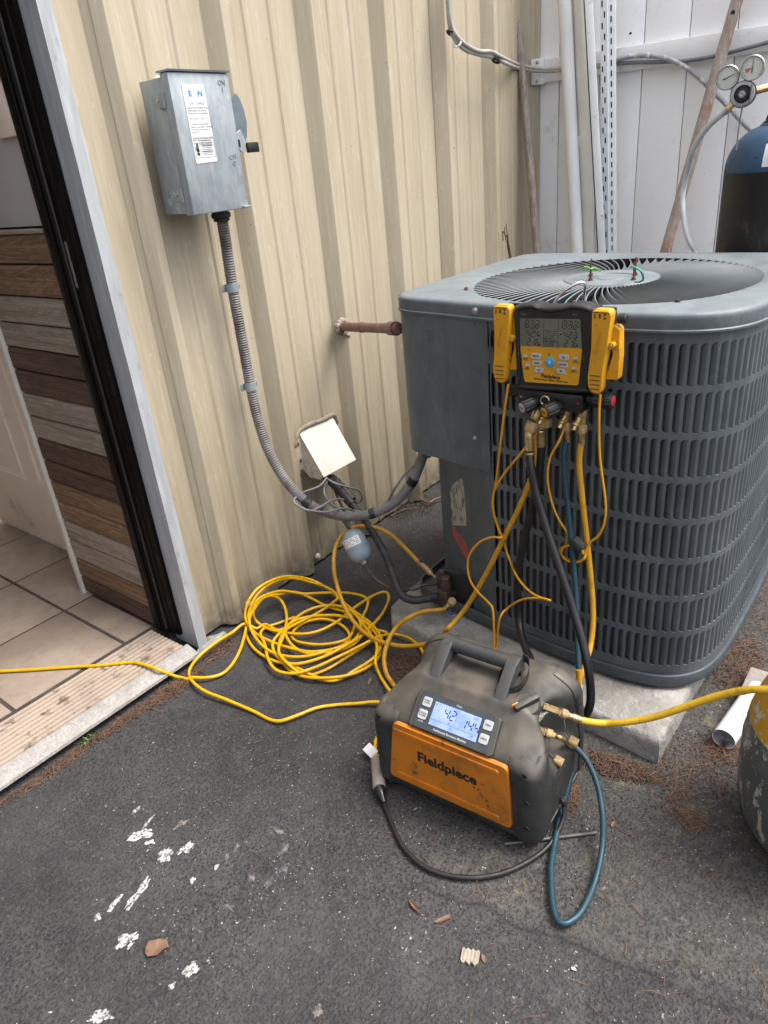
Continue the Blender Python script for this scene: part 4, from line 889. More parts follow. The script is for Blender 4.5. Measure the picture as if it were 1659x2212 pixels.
part(MB().lathe([(GR*.98, -.005), (GR*.98, -.04)], GC, (0, 0, 1), 60, cap=False).lathe([(.001, -.14), (.34, -.14)], GC, (0, 0, 1), 40, cap=False), 'fan_shroud', 'dark', AC)
fb = MB()
for k in range(4):
    a = k*math.pi/2+.4; e = Vector((math.cos(a), math.sin(a), 0)); t_ = Vector((-e.y, e.x, 0))
    fb.add([GC+e*.05-t_*.03+Vector((0, 0, -.06)), GC+e*.28-t_*.07+Vector((0, 0, -.05)), GC+e*.28+t_*.07+Vector((0, 0, -.09)), GC+e*.05+t_*.03+Vector((0, 0, -.085))], [(0, 1, 2, 3)])
part(fb, 'fan', 'dark', AC)
# base pan
P = [ins(.004), ins(0.001), ins(0.001), ins(.003), ins(.008), ins(.008)]; Z = [ZB0, ZB0, ZB1-.006, ZB1-.004, ZB1-.004, ZB1-.025]; vs = []
for p, z in zip(P, Z): vs += [(q.x, q.y, z) for q in p]
fs = [(r*n+k, r*n+(k+1) % n, (r+1)*n+(k+1) % n, (r+1)*n+k) for r in range(5) for k in range(n)]+[tuple(range(n)), tuple(5*n+k for k in range(n))]
pan = part(MB().add(vs, fs), 'base_pan', 'pan_grey', AC, ang=50)
for x, y in ((1.40, .42), (1.42, .95), (1.95, .40), (1.95, .95)): part(MB().box((x, y, .068), (.07, .06, .018), b=.004), 'foot', 'black_rubber', AC)
# body path below the lid, following the outline from the front column round the right corner
BODY = ins(.008)
i0 = min(range(n), key=lambda i: (BODY[i]-Vector((1.344, .795, 0))).length)
sgn = 1 if BODY[(i0+6) % n].y < BODY[i0].y else -1
PATHB = [BODY[(i0+sgn*k) % n] for k in range(0, 150)]
PATHB = PATHB[:max(i for i, p in enumerate(PATHB) if p.y < .40 and p.x < 1.99)+1]
cum = [0.]
for a, b in zip(PATHB, PATHB[1:]): cum.append(cum[-1]+(b-a).length)
def on_path(s):
    s = max(0., min(cum[-1]-1e-6, s)); lo = 0
    import bisect
    i = min(len(cum)-2, max(0, bisect.bisect_right(cum, s)-1)); f_ = (s-cum[i])/(cum[i+1]-cum[i])
    p = PATHB[i].lerp(PATHB[i+1], f_); t0 = (PATHB[i+1]-PATHB[i]).normalized()
    j = min(len(PATHB)-2, i+1); t1 = (PATHB[j+1]-PATHB[j]).normalized(); t = t0.lerp(t1, f_).normalized()
    nn = Vector((t.y, -t.x, 0)); nn = nn if nn.dot(p-Vector((1.69, .67, 0))) > 0 else -nn
    return p, t, nn
ROWS, PITCH = 8, .0182
LZ0, LZ1 = .120, .862
RH = (LZ1-LZ0)/ROWS; SH = RH*.865
NCOL = int((cum[-1]-.01)/PITCH)
sa, sb = .17*PITCH, .84*PITCH; rr = .0075
sheet = MB()
def S3(s, z, d=0.):
    p, t, nn = on_path(s); return (p.x+nn.x*d, p.y+nn.y*d, z)
for j in range(NCOL):
    s0 = .004+j*PITCH
    for i in range(ROWS):
        za = LZ0+i*RH; y0, y1 = za+(RH-SH)/2, za+(RH+SH)/2; zb_ = za+RH
        sheet.add([S3(s0, za), S3(s0+sa, za), S3(s0+sa, zb_), S3(s0, zb_)], [(0, 1, 2, 3)])
        sheet.add([S3(s0+sb, za), S3(s0+PITCH, za), S3(s0+PITCH, zb_), S3(s0+sb, zb_)], [(0, 1, 2, 3)])
        up = [(sa+rr*(1-math.cos(a)), y1-rr*1.0+rr*math.sin(a)*1.0) for a in (0, .5, 1.0, 1.4)]+[(sb, y1)]
        sheet.add([S3(s0+sa, zb_)]+[S3(s0+a, z) for a, z in up]+[S3(s0+sb, zb_)], [tuple(range(7))])
        dn = [(sa+rr*(1-math.cos(a)), y0+rr-rr*math.sin(a)) for a in (0, .5, 1.0, 1.4)]+[(sb, y0)]
        sheet.add([S3(s0+sa, za)]+[S3(s0+a, z) for a, z in dn]+[S3(s0+sb, za)], [tuple(range(7))[::-1]])
        # folded rim of the slot
        rim = [(sb, y0)]+dn[::-1][1:]+up[:-1]+[(sb, y1)]
        k = len(rim); sheet.add([S3(s0+a, z) for a, z in rim]+[S3(s0+a, z, -.0022) for a, z in rim], [(q, q+1, k+q+1, k+q) for q in range(k-1)])
for z0_, z1_ in ((ZB1-.02, LZ0), (LZ1, ZS+.006)):
    for j in range(NCOL): sheet.add([S3(.004+j*PITCH, z0_), S3(.004+(j+1)*PITCH, z0_), S3(.004+(j+1)*PITCH, z1_), S3(.004+j*PITCH, z1_)], [(0, 1, 2, 3)])
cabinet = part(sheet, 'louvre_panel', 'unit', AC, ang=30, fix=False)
# one bent louvre tongue behind every slot, hinged on the slot's right edge
tg = MB(); w = sb-sa; vs = []
for a, d, in_ in ((0, 0, 0), (-.25*w, -.0022, 0), (-.55*w, -.0060, .001), (-.85*w, -.0108, .005)):
    vs += [(a, d, -SH/2+in_), (a, d, SH/2-in_)]
tg.add(vs, [(2*k, 2*k+1, 2*k+3, 2*k+2) for k in range(3)])
tme = tg.mesh('louvre', None, 40, True, False); tme.materials.append(mt('unit'))
rest = MB(); cnt = 0; L0 = LOC[AC.name]
for j in range(NCOL):
    for i in range(ROWS):
        s = .004+j*PITCH+sb; p, t, nn = on_path(s); z = LZ0+(i+.5)*RH
        mtx = Matrix(((t.x, nn.x, 0, p.x), (t.y, nn.y, 0, p.y), (0, 0, 1, z), (0, 0, 0, 1)))
        if j < 37:
            o = bpy.data.objects.new('louvre', tme); COL.objects.link(o); o.parent = cabinet
            o.matrix_basis = Matrix.Translation(-L0) @ mtx
        else: rest.add([mtx @ Vector(v) for v in vs], [(2*k, 2*k+1, 2*k+3, 2*k+2) for k in range(3)])
o = part(rest, 'louvres', 'unit', cabinet, ang=40, fix=False); o['kind'] = 'stuff'
ci = MB(); K = [on_path(cum[-1]*k/70) for k in range(71)]
ci.add([tuple(p-nn*.018)[:2]+(z,) for z in (.09, .88) for p, t, nn in K], [(k, k+1, 71+k+1, 71+k) for k in range(70)])
part(ci, 'coil', 'coil', AC)
# plain column, recessed chamfered service corner and the control box above it
p0, t0, n0 = on_path(.004)
COLP = [(p0.x, p0.y), (p0.x+.012, p0.y+.040), (p0.x+.020, p0.y+.078), (p0.x+.030, p0.y+.085)]
CH = COLP+[(1.452, 1.015), (1.62, 1.072), (1.98, 1.07), (2.045, 1.0), (2.05, .42), (1.98, .30)]
def strip(P, z0_, z1_):
    k = len(P); return MB().add([(x, y, z0_) for x, y in P]+[(x, y, z1_) for x, y in P], [(i, i+1, k+i+1, k+i) for i in range(k-1)])
col_ = part(strip(COLP, ZB1-.02, .56).add([], []), 'corner_column', 'unit', AC, ang=50)
srv = part(strip(CH[3:], ZB1-.02, .90), 'service_panel', 'unit', AC, ang=20)
CB = [(p0.x-.002, p0.y+.003)]; bo = ins(.0050)
jj = [bo[(i0-sgn*k) % n] for k in range(1, 60)]
jj = [q for q in jj if q.y > p0.y+.006 and not (q.x > 1.75)]
CB += [(q.x, q.y) for q in jj]
cb = strip(CB, .520, ZS+.008)
k = len(CB); cb.add([(x, y, .520) for x, y in CB]+[(1.75, .9, .520)], [tuple(range(k))+(k,)])
cbx = part(cb, 'control_box_cover', 'unit', AC, ang=40)
# screws on lid and cover
def ac_screw(px, d, r, m, nm='screw'):
    p = Vector(px); q = min(RING, key=lambda a: (Vector((a.x, a.y))-Vector((p.x, p.y))).length); nn = (Vector((q.x, q.y, 0))-Vector((1.69, .67, 0))).normalized()
    return screw(AC, (p.x, p.y, p.z), nn, r, m, nm)
for P, m, r in (((1.338,0.8194,0.8947), 'steel', .0055), ((1.345,0.8224,0.8655), 'rust', .004), ((1.345,0.8335,0.5997), 'steel', .005), ((1.352,0.8412,0.5392), 'rust', .005), ((1.395,0.3324,0.8786), 'rust', .0065)):
    screw(AC, (P[0]+.004, P[1], P[2]), (-1, .0 if P[1] > .4 else -.5, 0), r, m)
screw(AC, (1.43, 1.084, ZS+.02), (-.3, 1, 0), .0055, 'steel')
for P, m in (((1.475,0.9239,0.913), 'rust'), ((1.369,0.6072,0.913), 'rust'), ((1.413,0.4207,0.913), 'dark')): screw(lid, P, (0, 0, 1), .004, m)
# service panel stickers
u = Vector((1.452-COLP[3][0], 1.015-COLP[3][1], 0)).normalized(); nn = Vector((-u.y, u.x, 0)); nn = nn if nn.x < 0 else -nn
SF = Fr((COLP[3][0], COLP[3][1], 0), u, (0, 0, 1), nn)
part(MB().prism([(.020, .335), (.105, .300), (.105, .405), (.085, .430), (.030, .470)], SF, 0, .0006), 'worn_label', 'worn_label', srv)
part(MB().prism([(.018, .222), (.022, .275), (.104, .305), (.102, .268)], SF, 0, .0006), 'warning_sticker', 'red_sticker', srv)
# service valves
VS = thing('service_valves', 'brass suction and liquid service valves at the unit corner', 'valve', (1.355, .93, .11))
vb = Vector((1.345,0.9457,0.1169)); vl = Vector((1.36,0.9641,0.1508))
part(MB().box(tuple(vb), (.030, .034, .052), b=.006).lathe([(.0155, 0), (.0155, .022), (.0135, .026), (.0125, .040), (.0105, .042), (.001, .043)], vb+Vector((.004, -.002, .022)), (0, 0, 1), 16).lathe([(.010, 0), (.010, .04)], vb, (1, -.3, 0), 12), 'suction_valve', 'copper', VS)
part(MB().box(tuple(vl), (.022, .024, .040), b=.004).lathe([(.010, 0), (.010, .016), (.008, .020)], vl+Vector((0, 0, .018)), (0, 0, 1), 6).lathe([(.007, 0), (.007, .04)], vl, (1, -.3, 0), 10), 'liquid_valve', 'copper', VS)
part(MB().box(tuple(vb+Vector((.028, -.03, 0))), (.004, .09, .13), b=.001), 'valve_plate', 'dark', VS)

# ------------------------------------------------------------------ digital manifold hanging on the lid edge
MF = Fr((1.25, .596, .845), (0, -1, 0), (0, 0, 1), (-1, 0, 0))    # right, up, toward the viewer
def mp(y, z, w=0.): return (.596-y, z-.845, w)
mn = thing('digital_manifold', 'yellow and black digital refrigerant manifold hooked on the lid edge', 'manifold gauge', (1.28, .596, .74))
BO = [mp(.6785, .912)[:2], mp(.672, .780)[:2], mp(.662, .763)[:2], mp(.526, .770)[:2], mp(.519, .785)[:2], mp(.514, .915)[:2], mp(.522, .931)[:2], mp(.555, .937)[:2], mp(.575, .933)[:2], mp(.618, .930)[:2], mp(.640, .934)[:2], mp(.670, .929)[:2]]
def shrink(P, d):
    n_ = len(P); c = Vector((sum(p[0] for p in P)/n_, sum(p[1] for p in P)/n_)); return [tuple(Vector(p)-(Vector(p)-c).normalized()*d) for p in P]
P3 = [tuple(q)[:2] for q in crom([(*p, 0) for p in BO], 5, closed=True)]
n_ = len(P3); vs = []
for d, w in ((.010, -.046), (.002, -.040), (0, -.028), (0, -.006), (.003, .0), (.007, .0025), (.0105, .0015), (.0125, -.002)): vs += [MF.p(*p, w) for p in shrink(P3, d)]
fs = [(r*n_+k, r*n_+(k+1) % n_, (r+1)*n_+(k+1) % n_, (r+1)*n_+k) for r in range(7) for k in range(n_)]+[tuple(range(n_)), tuple(7*n_+k for k in range(n_))]
part(MB().add(vs, fs), 'rubber_boot', 'black_rubber', mn, ang=60)
SCR = [mp(.6645, .9055)[:2], mp(.664, .8525)[:2], mp(.536, .857)[:2], mp(.5415, .910)[:2]]
YEL = [mp(.664, .8525)[:2], mp(.655, .7805)[:2], mp(.541, .785)[:2], mp(.536, .857)[:2]]
part(MB().prism(rpoly(YEL[1:3]+[YEL[3], YEL[0]], .005), MF, -.004, .0), 'face_plate', 'yellow_plastic', mn)
lcdm = part(MB().prism(SCR, MF, -.004, .0006), 'display', 'lcd_grey', mn, smooth=False)
DF = MF.sub(*mp(.664, .8525, .0007))
ink = MB()
for s_, x, y, h in (('83.2', .011, .036, .0145), ('42.4', .013, .0195, .0125), ('216', .015, .003, .0125), ('83.2', .088, .0385, .0145), ('-42.3', .082, .021, .0125), ('216', .092, .0055, .0125), ('640', .053, .0135, .0085), ('639', .053, .003, .0085)): digits(ink, s_, x, y, h, DF)
for q in ((.0505, .026, .0005, .052), (.080, .026, .0005, .052), (.065, .0325, .029, .0004), (.065, .0245, .029, .0004), (.065, .0125, .029, .0004)): ink.box((q[0], q[1], .0001), (q[2], q[3], .0002), DF)
for k in range(5): ink.box((.055+k*.005, .0285, .0001), (.003, .0008, .0002), DF)
for x, y in ((.040, .040), (.118, .043), (.040, .022), (.117, .024), (.042, .005), (.118, .008), (.074, .0145)): ink.box((x, y, .0001), (.006, .0016, .0002), DF)
part(ink, 'lcd_digits', 'lcd_ink', lcdm, smooth=False)
def btn(y, z, w, h, lab_=None, skew=0., tri=0):
    x, v, _ = mp(y, z); P = [(x-w/2+skew, v-h/2), (x+w/2+skew, v-h/2), (x+w/2-skew, v+h/2), (x-w/2-skew, v+h/2)]
    b_ = part(MB().prism(rpoly(P, .0022, 3), MF, 0, .0016, .0006), 'button', 'button', mn)
    if lab_: text(lab_, .0052, MF.sub(x, v, .0017), 'ink', b_, bold=.0001, ext=.0001)
    if tri: part(MB().prism([(x-.003, v-.002*tri), (x+.003, v-.002*tri), (x, v+.002*tri)], MF, .0016, .0018), 'arrow', 'ink', b_, smooth=False)
btn(.6292, .8346, .021, .0105, 'MENU', -.001); btn(.6273, .8208, .020, .0098, 'VIEW', -.001); btn(.6226, .8077, .019, .0095, 'AIR', -.0015)
btn(.5716, .8372, .021, .0105, None, .001, 1); btn(.5732, .8227, .020, .0098, 'ENTER', .001); btn(.5765, .8097, .019, .0095, None, .0015, -1)
for y, z, lb_ in ((.6522, .833, 'WIRELESS\nON-OFF'), (.6484, .8149, 'ZERO\nWEIGHT'), (.5484, .8368, 'TEST\nTIGHTNESS'), (.5506, .8181, 'ZERO\nPRESSURE')):
    x, v, _ = mp(y, z); part(MB().prism(rrect(.0095, .0052, .0025), MF.sub(x, v, 0), 0, .0014, .0005), 'button', 'button', mn)
    text(lb_, .0030, MF.sub(x, v-.0062, .0003), 'ink', mn, ext=.0001)
x, v, _ = mp(.6002, .8256); pb = part(MB().lathe([(.0098, 0), (.0098, .0014), (.0088, .0020), (.001, .0018)], MF.p(x, v, 0), MF.w, 24), 'power_button', 'power_blue', mn)
sun_ = MB().lathe([(.0016, 0), (.0016, .0004)], MF.p(x, v, .0019), MF.w, 12)
for k in range(8): a = k*math.pi/4; sun_.box((.0032, 0, .0021), (.0016, .0005, .0003), Fr(MF.p(x, v, 0), MF.u*math.cos(a)+MF.v*math.sin(a), MF.v*math.cos(a)-MF.u*math.sin(a), MF.w))
part(sun_, 'power_symbol', 'white_paper', pb)
text('Fieldpiece', .0105, MF.sub(*mp(.5983, .7965, .0003)), 'ink', mn, bold=.0003, ext=.0001, xs=.95); text('SMAN® Refrigerant Manifold + Micron Gauge', .0040, MF.sub(*mp(.5981, .7893, .0003)), 'ink', mn, bold=.0001, ext=.0001, xs=.95)
text('HIGH', .0042, MF.sub(*mp(.551, .918, .0020)), 'ink_grey', mn, ext=.0001); text('ON/I', .0042, MF.sub(*mp(.655, .914, .0020)), 'ink_grey', mn, ext=.0001)
# bracket arms that carry the clamps, hook over the lid
part(MB().box((.0, .075, -.03), (.22, .016, .010), MF, b=.003), 'clamp_rail', 'black_plastic', mn)
part(MB().tube(crom([(1.288, .617, .918), (1.294, .605, .940), (1.300, .588, .955), (1.312, .572, .963), (1.325, .566, .958), (1.332, .570, .940), (1.334, .573, .916)], 6), .0032, 8), 'hook', 'chrome', mn, ang=60)
# valve block and knobs
blk = part(MB().box((-.006, -.098, -.022), (.140, .036, .044), MF, b=.003), 'valve_block', 'black_plastic', mn)
for x, m in ((-.066, 'power_blue'), (.055, 'red_plastic')): part(MB().lathe([(.0022, 0), (.0018, .0008)], MF.p(x, -.096, .0), MF.w, 10), 'colour_dot', m, blk)
def knob(o, axis, L_, r, capm, label_=None, inkm='ink'):
    vs = []; fr = frame_to(axis, o, (0, 0, 1)); mbk_ = MB(); N_ = 36
    for h, s_ in ((0, .62), (L_*.25, .66), (L_*.3, .98), (L_*.9, 1.), (L_, .9)):
        for k in range(N_):
            a = 2*math.pi*k/N_; q = r*s_*(1-(.09 if (k % 6) in (0,) else 0)); vs.append(fr.p(q*math.cos(a), q*math.sin(a), h))
    fs = [(i*N_+k, i*N_+(k+1) % N_, (i+1)*N_+(k+1) % N_, (i+1)*N_+k) for i in range(4) for k in range(N_)]+[tuple(4*N_+k for k in range(N_))]
    kb = part(mbk_.add(vs, fs), 'knob', 'black_plastic', mn, ang=30)
    c = Vector(o)+Vector(axis).normalized()*L_
    part(MB().lathe([(r*.64, -.001), (r*.64, .0008), (r*.60, .0012)], c, axis, 20), 'knob_cap', capm, kb)
    if label_:
        w_ = Vector(axis).normalized(); u_ = (MF.u-w_*w_.dot(MF.u)).normalized(); v_ = w_.cross(u_)
        text(label_, r*.52, Fr(c+w_*.0014, u_, v_, w_), inkm, kb, ext=.0001, bold=.0001)
knob(MF.p(-.072, -.092, -.022), -MF.u, .030, .0135, 'black_plastic'); knob(MF.p(.066, -.090, -.022), MF.u, .050, .0165, 'red_plastic', 'Hose', 'white_ink')
AX = (MF.w*.9-MF.u*.45-MF.v*.18)
knob(MF.p(-.034, -.103, -.004), AX, .036, .0155, 'button', 'VAC'); knob(MF.p(.016, -.105, -.004), AX, .038, .0160, 'yellow_plastic', 'REF')
part(MB().tube([MF.p(-.008+.009*math.cos(a), -.094+.009*math.sin(a), .012) for a in [k*math.pi/9 for k in range(18)]], .0014, 6, closed=True), 'key_ring', 'steel', blk)
# brass ports under the block
def port(x, L_, w=-.02):
    part(MB().lathe([(.0082, 0), (.0082, .014), (.007, .016), (.007, L_)], MF.p(x, -.114, w), -MF.v, 6), 'port', 'brass', mn, ang=30)
    part(MB().lathe([(.0090, 0), (.0099, .003), (.0099, .015), (.0090, .018)], MF.p(x, -.114-L_, w), -MF.v, 22), 'swivel_nut', 'brass_knurl', mn)
    part(MB().lathe([(.0062, 0), (.0062, .014), (.0075, .016), (.0075, .020), (.0052, .022), (.0052, .030)], MF.p(x-.004, -.128, w), -MF.v*.8+MF.w*.5-MF.u*.25, 12), 'access_port', 'brass', mn, ang=30)
port(-.020, .030, -.026); port(.027, .030); port(.057, .030)

# ------------------------------------------------------------------ pipe clamps with yellow leads
def clamp(label, y0, y1, flip):
    x0_ = .596-y0; t_ = thing('pipe_clamp', label, 'clamp', tuple(MF.p(x0_, -.07, -.01)), 'temperature clamps on the manifold')
    s_ = 1 if not flip else 1
    H = [(0, .082), (.004, .086), (.032, .086), (.036, .080), (.032, .02), (.026, -.02), (.024, -.060), (.019, -.070), (.004, -.068), (-.002, -.060), (-.004, -.040), (.000, .02)]
    fr = MF.sub(x0_, .0, -.004)
    bod = part(MB().prism(rpoly(H, .004, 3), fr, -.004, .016, .003), 'clamp_handle', 'yellow_plastic', t_, ang=40)
    J = [(.034, .058), (.046, .050), (.049, .0), (.048, -.044), (.024, -.046), (.027, -.030), (.035, .006), (.030, .03)]
    part(MB().prism(rpoly(J, .004, 3), fr, -.022, -.002, .002), 'clamp_jaw', 'yellow_plastic', t_, ang=40)
    part(MB().lathe([(.006, 0), (.006, .016)], fr.p(.036, .022, -.004), MF.w, 14), 'pivot_boss', 'yellow_plastic', t_)
    part(MB().lathe([(.003, 0), (.0025, .002)], fr.p(.036, .022, .012), MF.w, 10), 'pivot_pin', 'steel', t_)
    part(MB().lathe([(.009, 0), (.009, .012), (.007, .014)], fr.p(.040, .066, -.012), MF.u, 14), 'rubber_pad', 'black_rubber', t_)
    g_ = MB()
    for k in range(4): g_.box((.011, -.034-k*.0085, .0164), (.019, .0016, .0012), fr)
    for a, b, c_, d_ in ((.006, .074, .0022, .009), (.015, .075, .004, .008), (.0245, .078, .004, .0045), (.0245, .071, .004, .0045)): g_.box((a, b, .0155), (c_, d_, .0016), fr)
    part(g_, 'grip_marks', 'rust', t_, smooth=False)
    text('Fieldpiece', .0105, Fr(fr.p(.015, .028, .0162), -MF.v*.985+MF.u*-.16, MF.u*.985-MF.v*.16, MF.w), 'yellow_plastic', t_, ext=.0006, name='raised_lettering')
    return t_
clamp('yellow pipe clamp on the left of the manifold display', .7155, .68, False)
clamp('yellow pipe clamp on the right of the manifold display', .5150, .47, True)
XW = "x1.245"
Z3 = "q:1560,1800,800/1659"
A = [(1.245,0.6883,0.7734),(1.245,0.6965,0.7233),(1.245,0.7089,0.6394),(1.26,0.7319,0.5309),(1.26,0.7405,0.4901),(1.26,0.7352,0.4515),(1.26,0.7173,0.406),(1.26,0.7024,0.3591),(1.22,0.6564,0.3361),(1.18,0.6001,0.3352),(1.15,0.5435,0.3528),(1.16,0.5703,0.3441),(1.18,0.6234,0.3119),(1.19,0.6652,0.2694),(1.17,0.676,0.2479),(1.17,0.6871,0.1657),(1.15,0.6823,0.1565)]
B = [(1.15,1.007,-0.4993),(1.15,0.6855,0.1552),(1.16,0.6868,0.1827),(1.17,0.6928,0.2618),(1.18,0.7093,0.2734),(1.2,0.7499,0.2785),(1.2,0.7686,0.3026),(1.2,0.7754,0.3368),(1.2,0.7689,0.3742),(1.2,0.742,0.4131),(1.2,0.7105,0.4352),(1.2,0.6847,0.4419),(1.24,0.7134,0.4322),(1.24,0.7263,0.4749),(1.24,0.727,0.5107),(1.24,0.7188,0.5389),(1.24,0.6943,0.581),(1.24,0.6512,0.6383),(1.265,0.634,0.6701),(1.265,0.6137,0.7081)][1:]
t = thing('clamp_lead', 'thin yellow lead from the left clamp looping over the louvres', 'wire', A[-1])
part(MB().tube(crom(A+B, 7), .0026, 8), 'lead', 'wire_yellow', t, ang=60)
part(MB().tube([A[-1], B[0]], .005, 8), 'plug', 'black_plastic', t)
A = [(1.245,0.4947,0.7744),(1.245,0.4954,0.7306),(1.25,0.4916,0.6441),(1.25,0.4757,0.552),(1.25,0.4763,0.5049),(1.25,0.4874,0.4721),(1.25,0.5035,0.4526)]
cc = Vector((1.25,0.5372,0.4199)); loops = []
for k in range(44):
    a = k*2*math.pi/10+.4; r = .0245+.003*math.sin(k*1.3)
    loops.append(cc+Vector((-.008+.0045*(k//10), -r*1.12*math.cos(a)+.002*(k//10), r*.80*math.sin(a)-.0022*(k//10))))
B = [(1.25,0.5541,0.4605),(1.25,0.5747,0.4897),(1.25,0.5912,0.5264),(1.25,0.6015,0.5778),(1.25,0.597,0.6254),(1.25,0.5804,0.6606),(1.262,0.5746,0.6851),(1.262,0.5702,0.7101)]
t = thing('clamp_lead', 'thin yellow lead from the right clamp, bundled below the manifold', 'wire', tuple(cc))
part(MB().tube(crom(A+loops+B, 6), .0026, 8), 'lead', 'wire_yellow', t, ang=60)
part(MB().box((0, 0, 0), (.024, .030, .020), Fr(Vector((1.24,0.5264,0.447)), (1, 0, 0), (0, .8, .6), (0, -.6, .8)), b=.006), 'velcro_wrap', 'strap', t)

# ------------------------------------------------------------------ hoses from the manifold
def crimp(root, p, u, r, L_=.022):
    part(MB().lathe([(r*1.12, -.002), (r*1.2, 0), (r*1.12, .002), (r*1.1, L_*.4), (r*1.1, L_), (r*.8, L_+.001)], p, u, 16), 'crimp_sleeve', 'brass', root, ang=30)
# black vacuum hoses
e0 = Vector((1.262,0.6297,0.7216)); e1 = Vector((1.25,0.6379,0.6887)); e2 = Vector((1.245,0.6416,0.6657)); e3 = Vector((1.245,0.6405,0.6383))
t = thing('vacuum_hose', 'thick black hose from the angled brass elbow, front one', 'hose', tuple(e3))
part(MB().lathe([(.009, 0), (.010, .012), (.009, .02)], e0, e1-e0, 14), 'adapter', 'brass', t)
part(MB().lathe([(.0120, 0), (.0140, .004), (.0140, .018), (.0115, .022)], e1-(e1-e0).normalized()*.010, e1-e0, 24), 'swivel_nut', 'brass_knurl', t)
part(MB().tube(crom([e1, e1.lerp(e2, .5)+Vector((0, .002, 0)), e2, e3], 5), .0088, 12), 'elbow', 'brass', t, ang=60)
crimp(t, e3+Vector((0, 0, -.006)), (0, -.02, -1), .0092, .030)
A = [e3+Vector((0, 0, -.010))]+[(1.235,0.6331,0.6091),(1.225,0.6151,0.5534),(1.21,0.5838,0.4863),(1.19,0.5437,0.4129),(1.17,0.5039,0.3401),(1.145,0.4685,0.2812),(1.125,0.4462,0.2385),(1.115,0.434,0.1907),(1.105,0.4304,0.1569),(1.1,0.4383,0.1319),(1.1,0.454,0.1141),(1.1,0.4765,0.09916)]
hose(t, A, .0090, 'black_hose')
e4 = Vector((1.275,0.6298,0.6976)); e5 = Vector((1.272,0.6291,0.6735))
t = thing('vacuum_hose', 'thick black hose hanging behind, second of the pair on the manifold', 'hose', tuple(e5))
part(MB().lathe([(.0120, 0), (.0140, .004), (.0140, .016), (.0115, .020)], e4, e5-e4, 22), 'swivel_nut', 'brass_knurl', t)
crimp(t, e5, (0, 0, -1), .0092, .034)
A = [e5+Vector((0, 0, -.03))]+[(1.27,0.6276,0.6178),(1.262,0.6316,0.5507),(1.255,0.6442,0.4787),(1.248,0.6575,0.4091),(1.24,0.6676,0.3193),(1.225,0.6579,0.2229),(1.19,0.6276,0.1909),(1.15,0.5884,0.1811),(1.13,0.5624,0.1673)]
hose(t, A, .0088, 'black_hose')
# blue hose
pb2 = MF.p(.027, -.162, -.02); 
t = thing('refrigerant_hose', 'blue hose from manifold to the recovery machine, looping on the asphalt', 'hose', tuple(pb2), 'refrigerant hoses')
crimp(t, pb2, (0, 0, -1), .0060, .024)
A = [pb2+Vector((0, 0, -.015))]+[(1.262,0.5722,0.6304),(1.258,0.5647,0.5661),(1.25,0.5493,0.4761),(1.235,0.5305,0.3873),(1.21,0.5103,0.3025),(1.17,0.4883,0.2393),(1.14,0.4703,0.1935),(1.115,0.4555,0.1437),(1.09,0.4462,0.1042),(1.04,0.4301,0.0772),(0.99,0.4196,0.05027),(0.9439,0.4134,0.02),(0.8811,0.3971,0.01),(0.8271,0.3796,0.01),(0.7771,0.3546,0.01),(0.7448,0.333,0.01),(0.7372,0.3174,0.01),(0.7478,0.3063,0.01),(0.7787,0.2981,0.01),(0.8373,0.3004,0.014),(0.8996,0.3131,0.03),(0.9436,0.3317,0.06),(0.9839,0.3617,0.09),(1.005,0.3934,0.115)]+[(1.01,0.4212,0.13)]
hose(t, A, .0058, 'blue', n=14)
w1, w2 = Vector((1.14,0.4719,0.2089)), Vector((1.122,0.4602,0.1613))
part(MB().tube([w1, w1.lerp(w2, .6)], .0063, 14), 'yellow_label', 'yellow_plastic', t); lb_ = part(MB().tube([w1.lerp(w2, .6), w2], .0063, 14), 'white_label', 'white_paper', t)
text('slo', .012, Fr(w1.lerp(w2, .8)+Vector((-.0066, 0, 0)), (0, 0, 1), (0, 1, 0), (-1, 0, 0)), 'blue_ink', lb_, bold=.0002)
# yellow hoses
q0 = Vector((1.268,0.6386,0.6633))
t = thing('refrigerant_hose', 'long yellow hose crossing the louvres and looping by the wall', 'hose', tuple(q0), 'refrigerant hoses')
A = [q0]+[(1.262,0.6395,0.6029),(1.258,0.6448,0.566),(1.25,0.6673,0.4982),(1.24,0.7057,0.4061),(1.23,0.7446,0.3138),(1.215,0.7873,0.2237),(1.19,0.8092,0.1836),(1.16,0.8172,0.1718),(1.199,0.8755,0.09),(1.19,0.9145,0.07),(1.183,0.963,0.05),(1.172,1.009,0.045),(1.174,1.075,0.04),(1.198,1.152,0.04),(1.227,1.217,0.06),(1.259,1.269,0.1),(1.274,1.287,0.15),(1.309,1.306,0.19),(1.345,1.303,0.22),(1.381,1.281,0.235),(1.406,1.235,0.235),(1.425,1.191,0.215),(1.428,1.146,0.185),(1.404,1.072,0.16)]
hose(t, A, .0060, 'yellow', n=14)
z0_ = Vector(A[-1]); z1_ = Vector((1.335,0.9683,0.1795))
u = (z1_-z0_).normalized(); L_ = (z1_-z0_).length
part(MB().lathe([(.0070, -.012), (.0070, .006), (.006, .010), (.006, .016), (.0082, .018), (.0082, L_*.7), (.006, L_*.75), (.0035, L_*.8), (.0035, L_)], z0_, u, 8), 'shutoff_fitting', 'brass', t, ang=30)
part(MB().box((0, 0, .012), (.012, .005, .014), Fr(z0_+u*.014, u, u.cross(Vector((0, 0, 1))), Vector((0, 0, 1))), b=.002), 'lever', 'valve_blue', t)
s0 = Vector((1.318,0.9065,0.1306)); s1 = Vector((1.305,0.9199,0.1099))
t = thing('refrigerant_hose', 'yellow hose from the lower valve curving down behind the machine', 'hose', tuple(s0), 'refrigerant hoses')
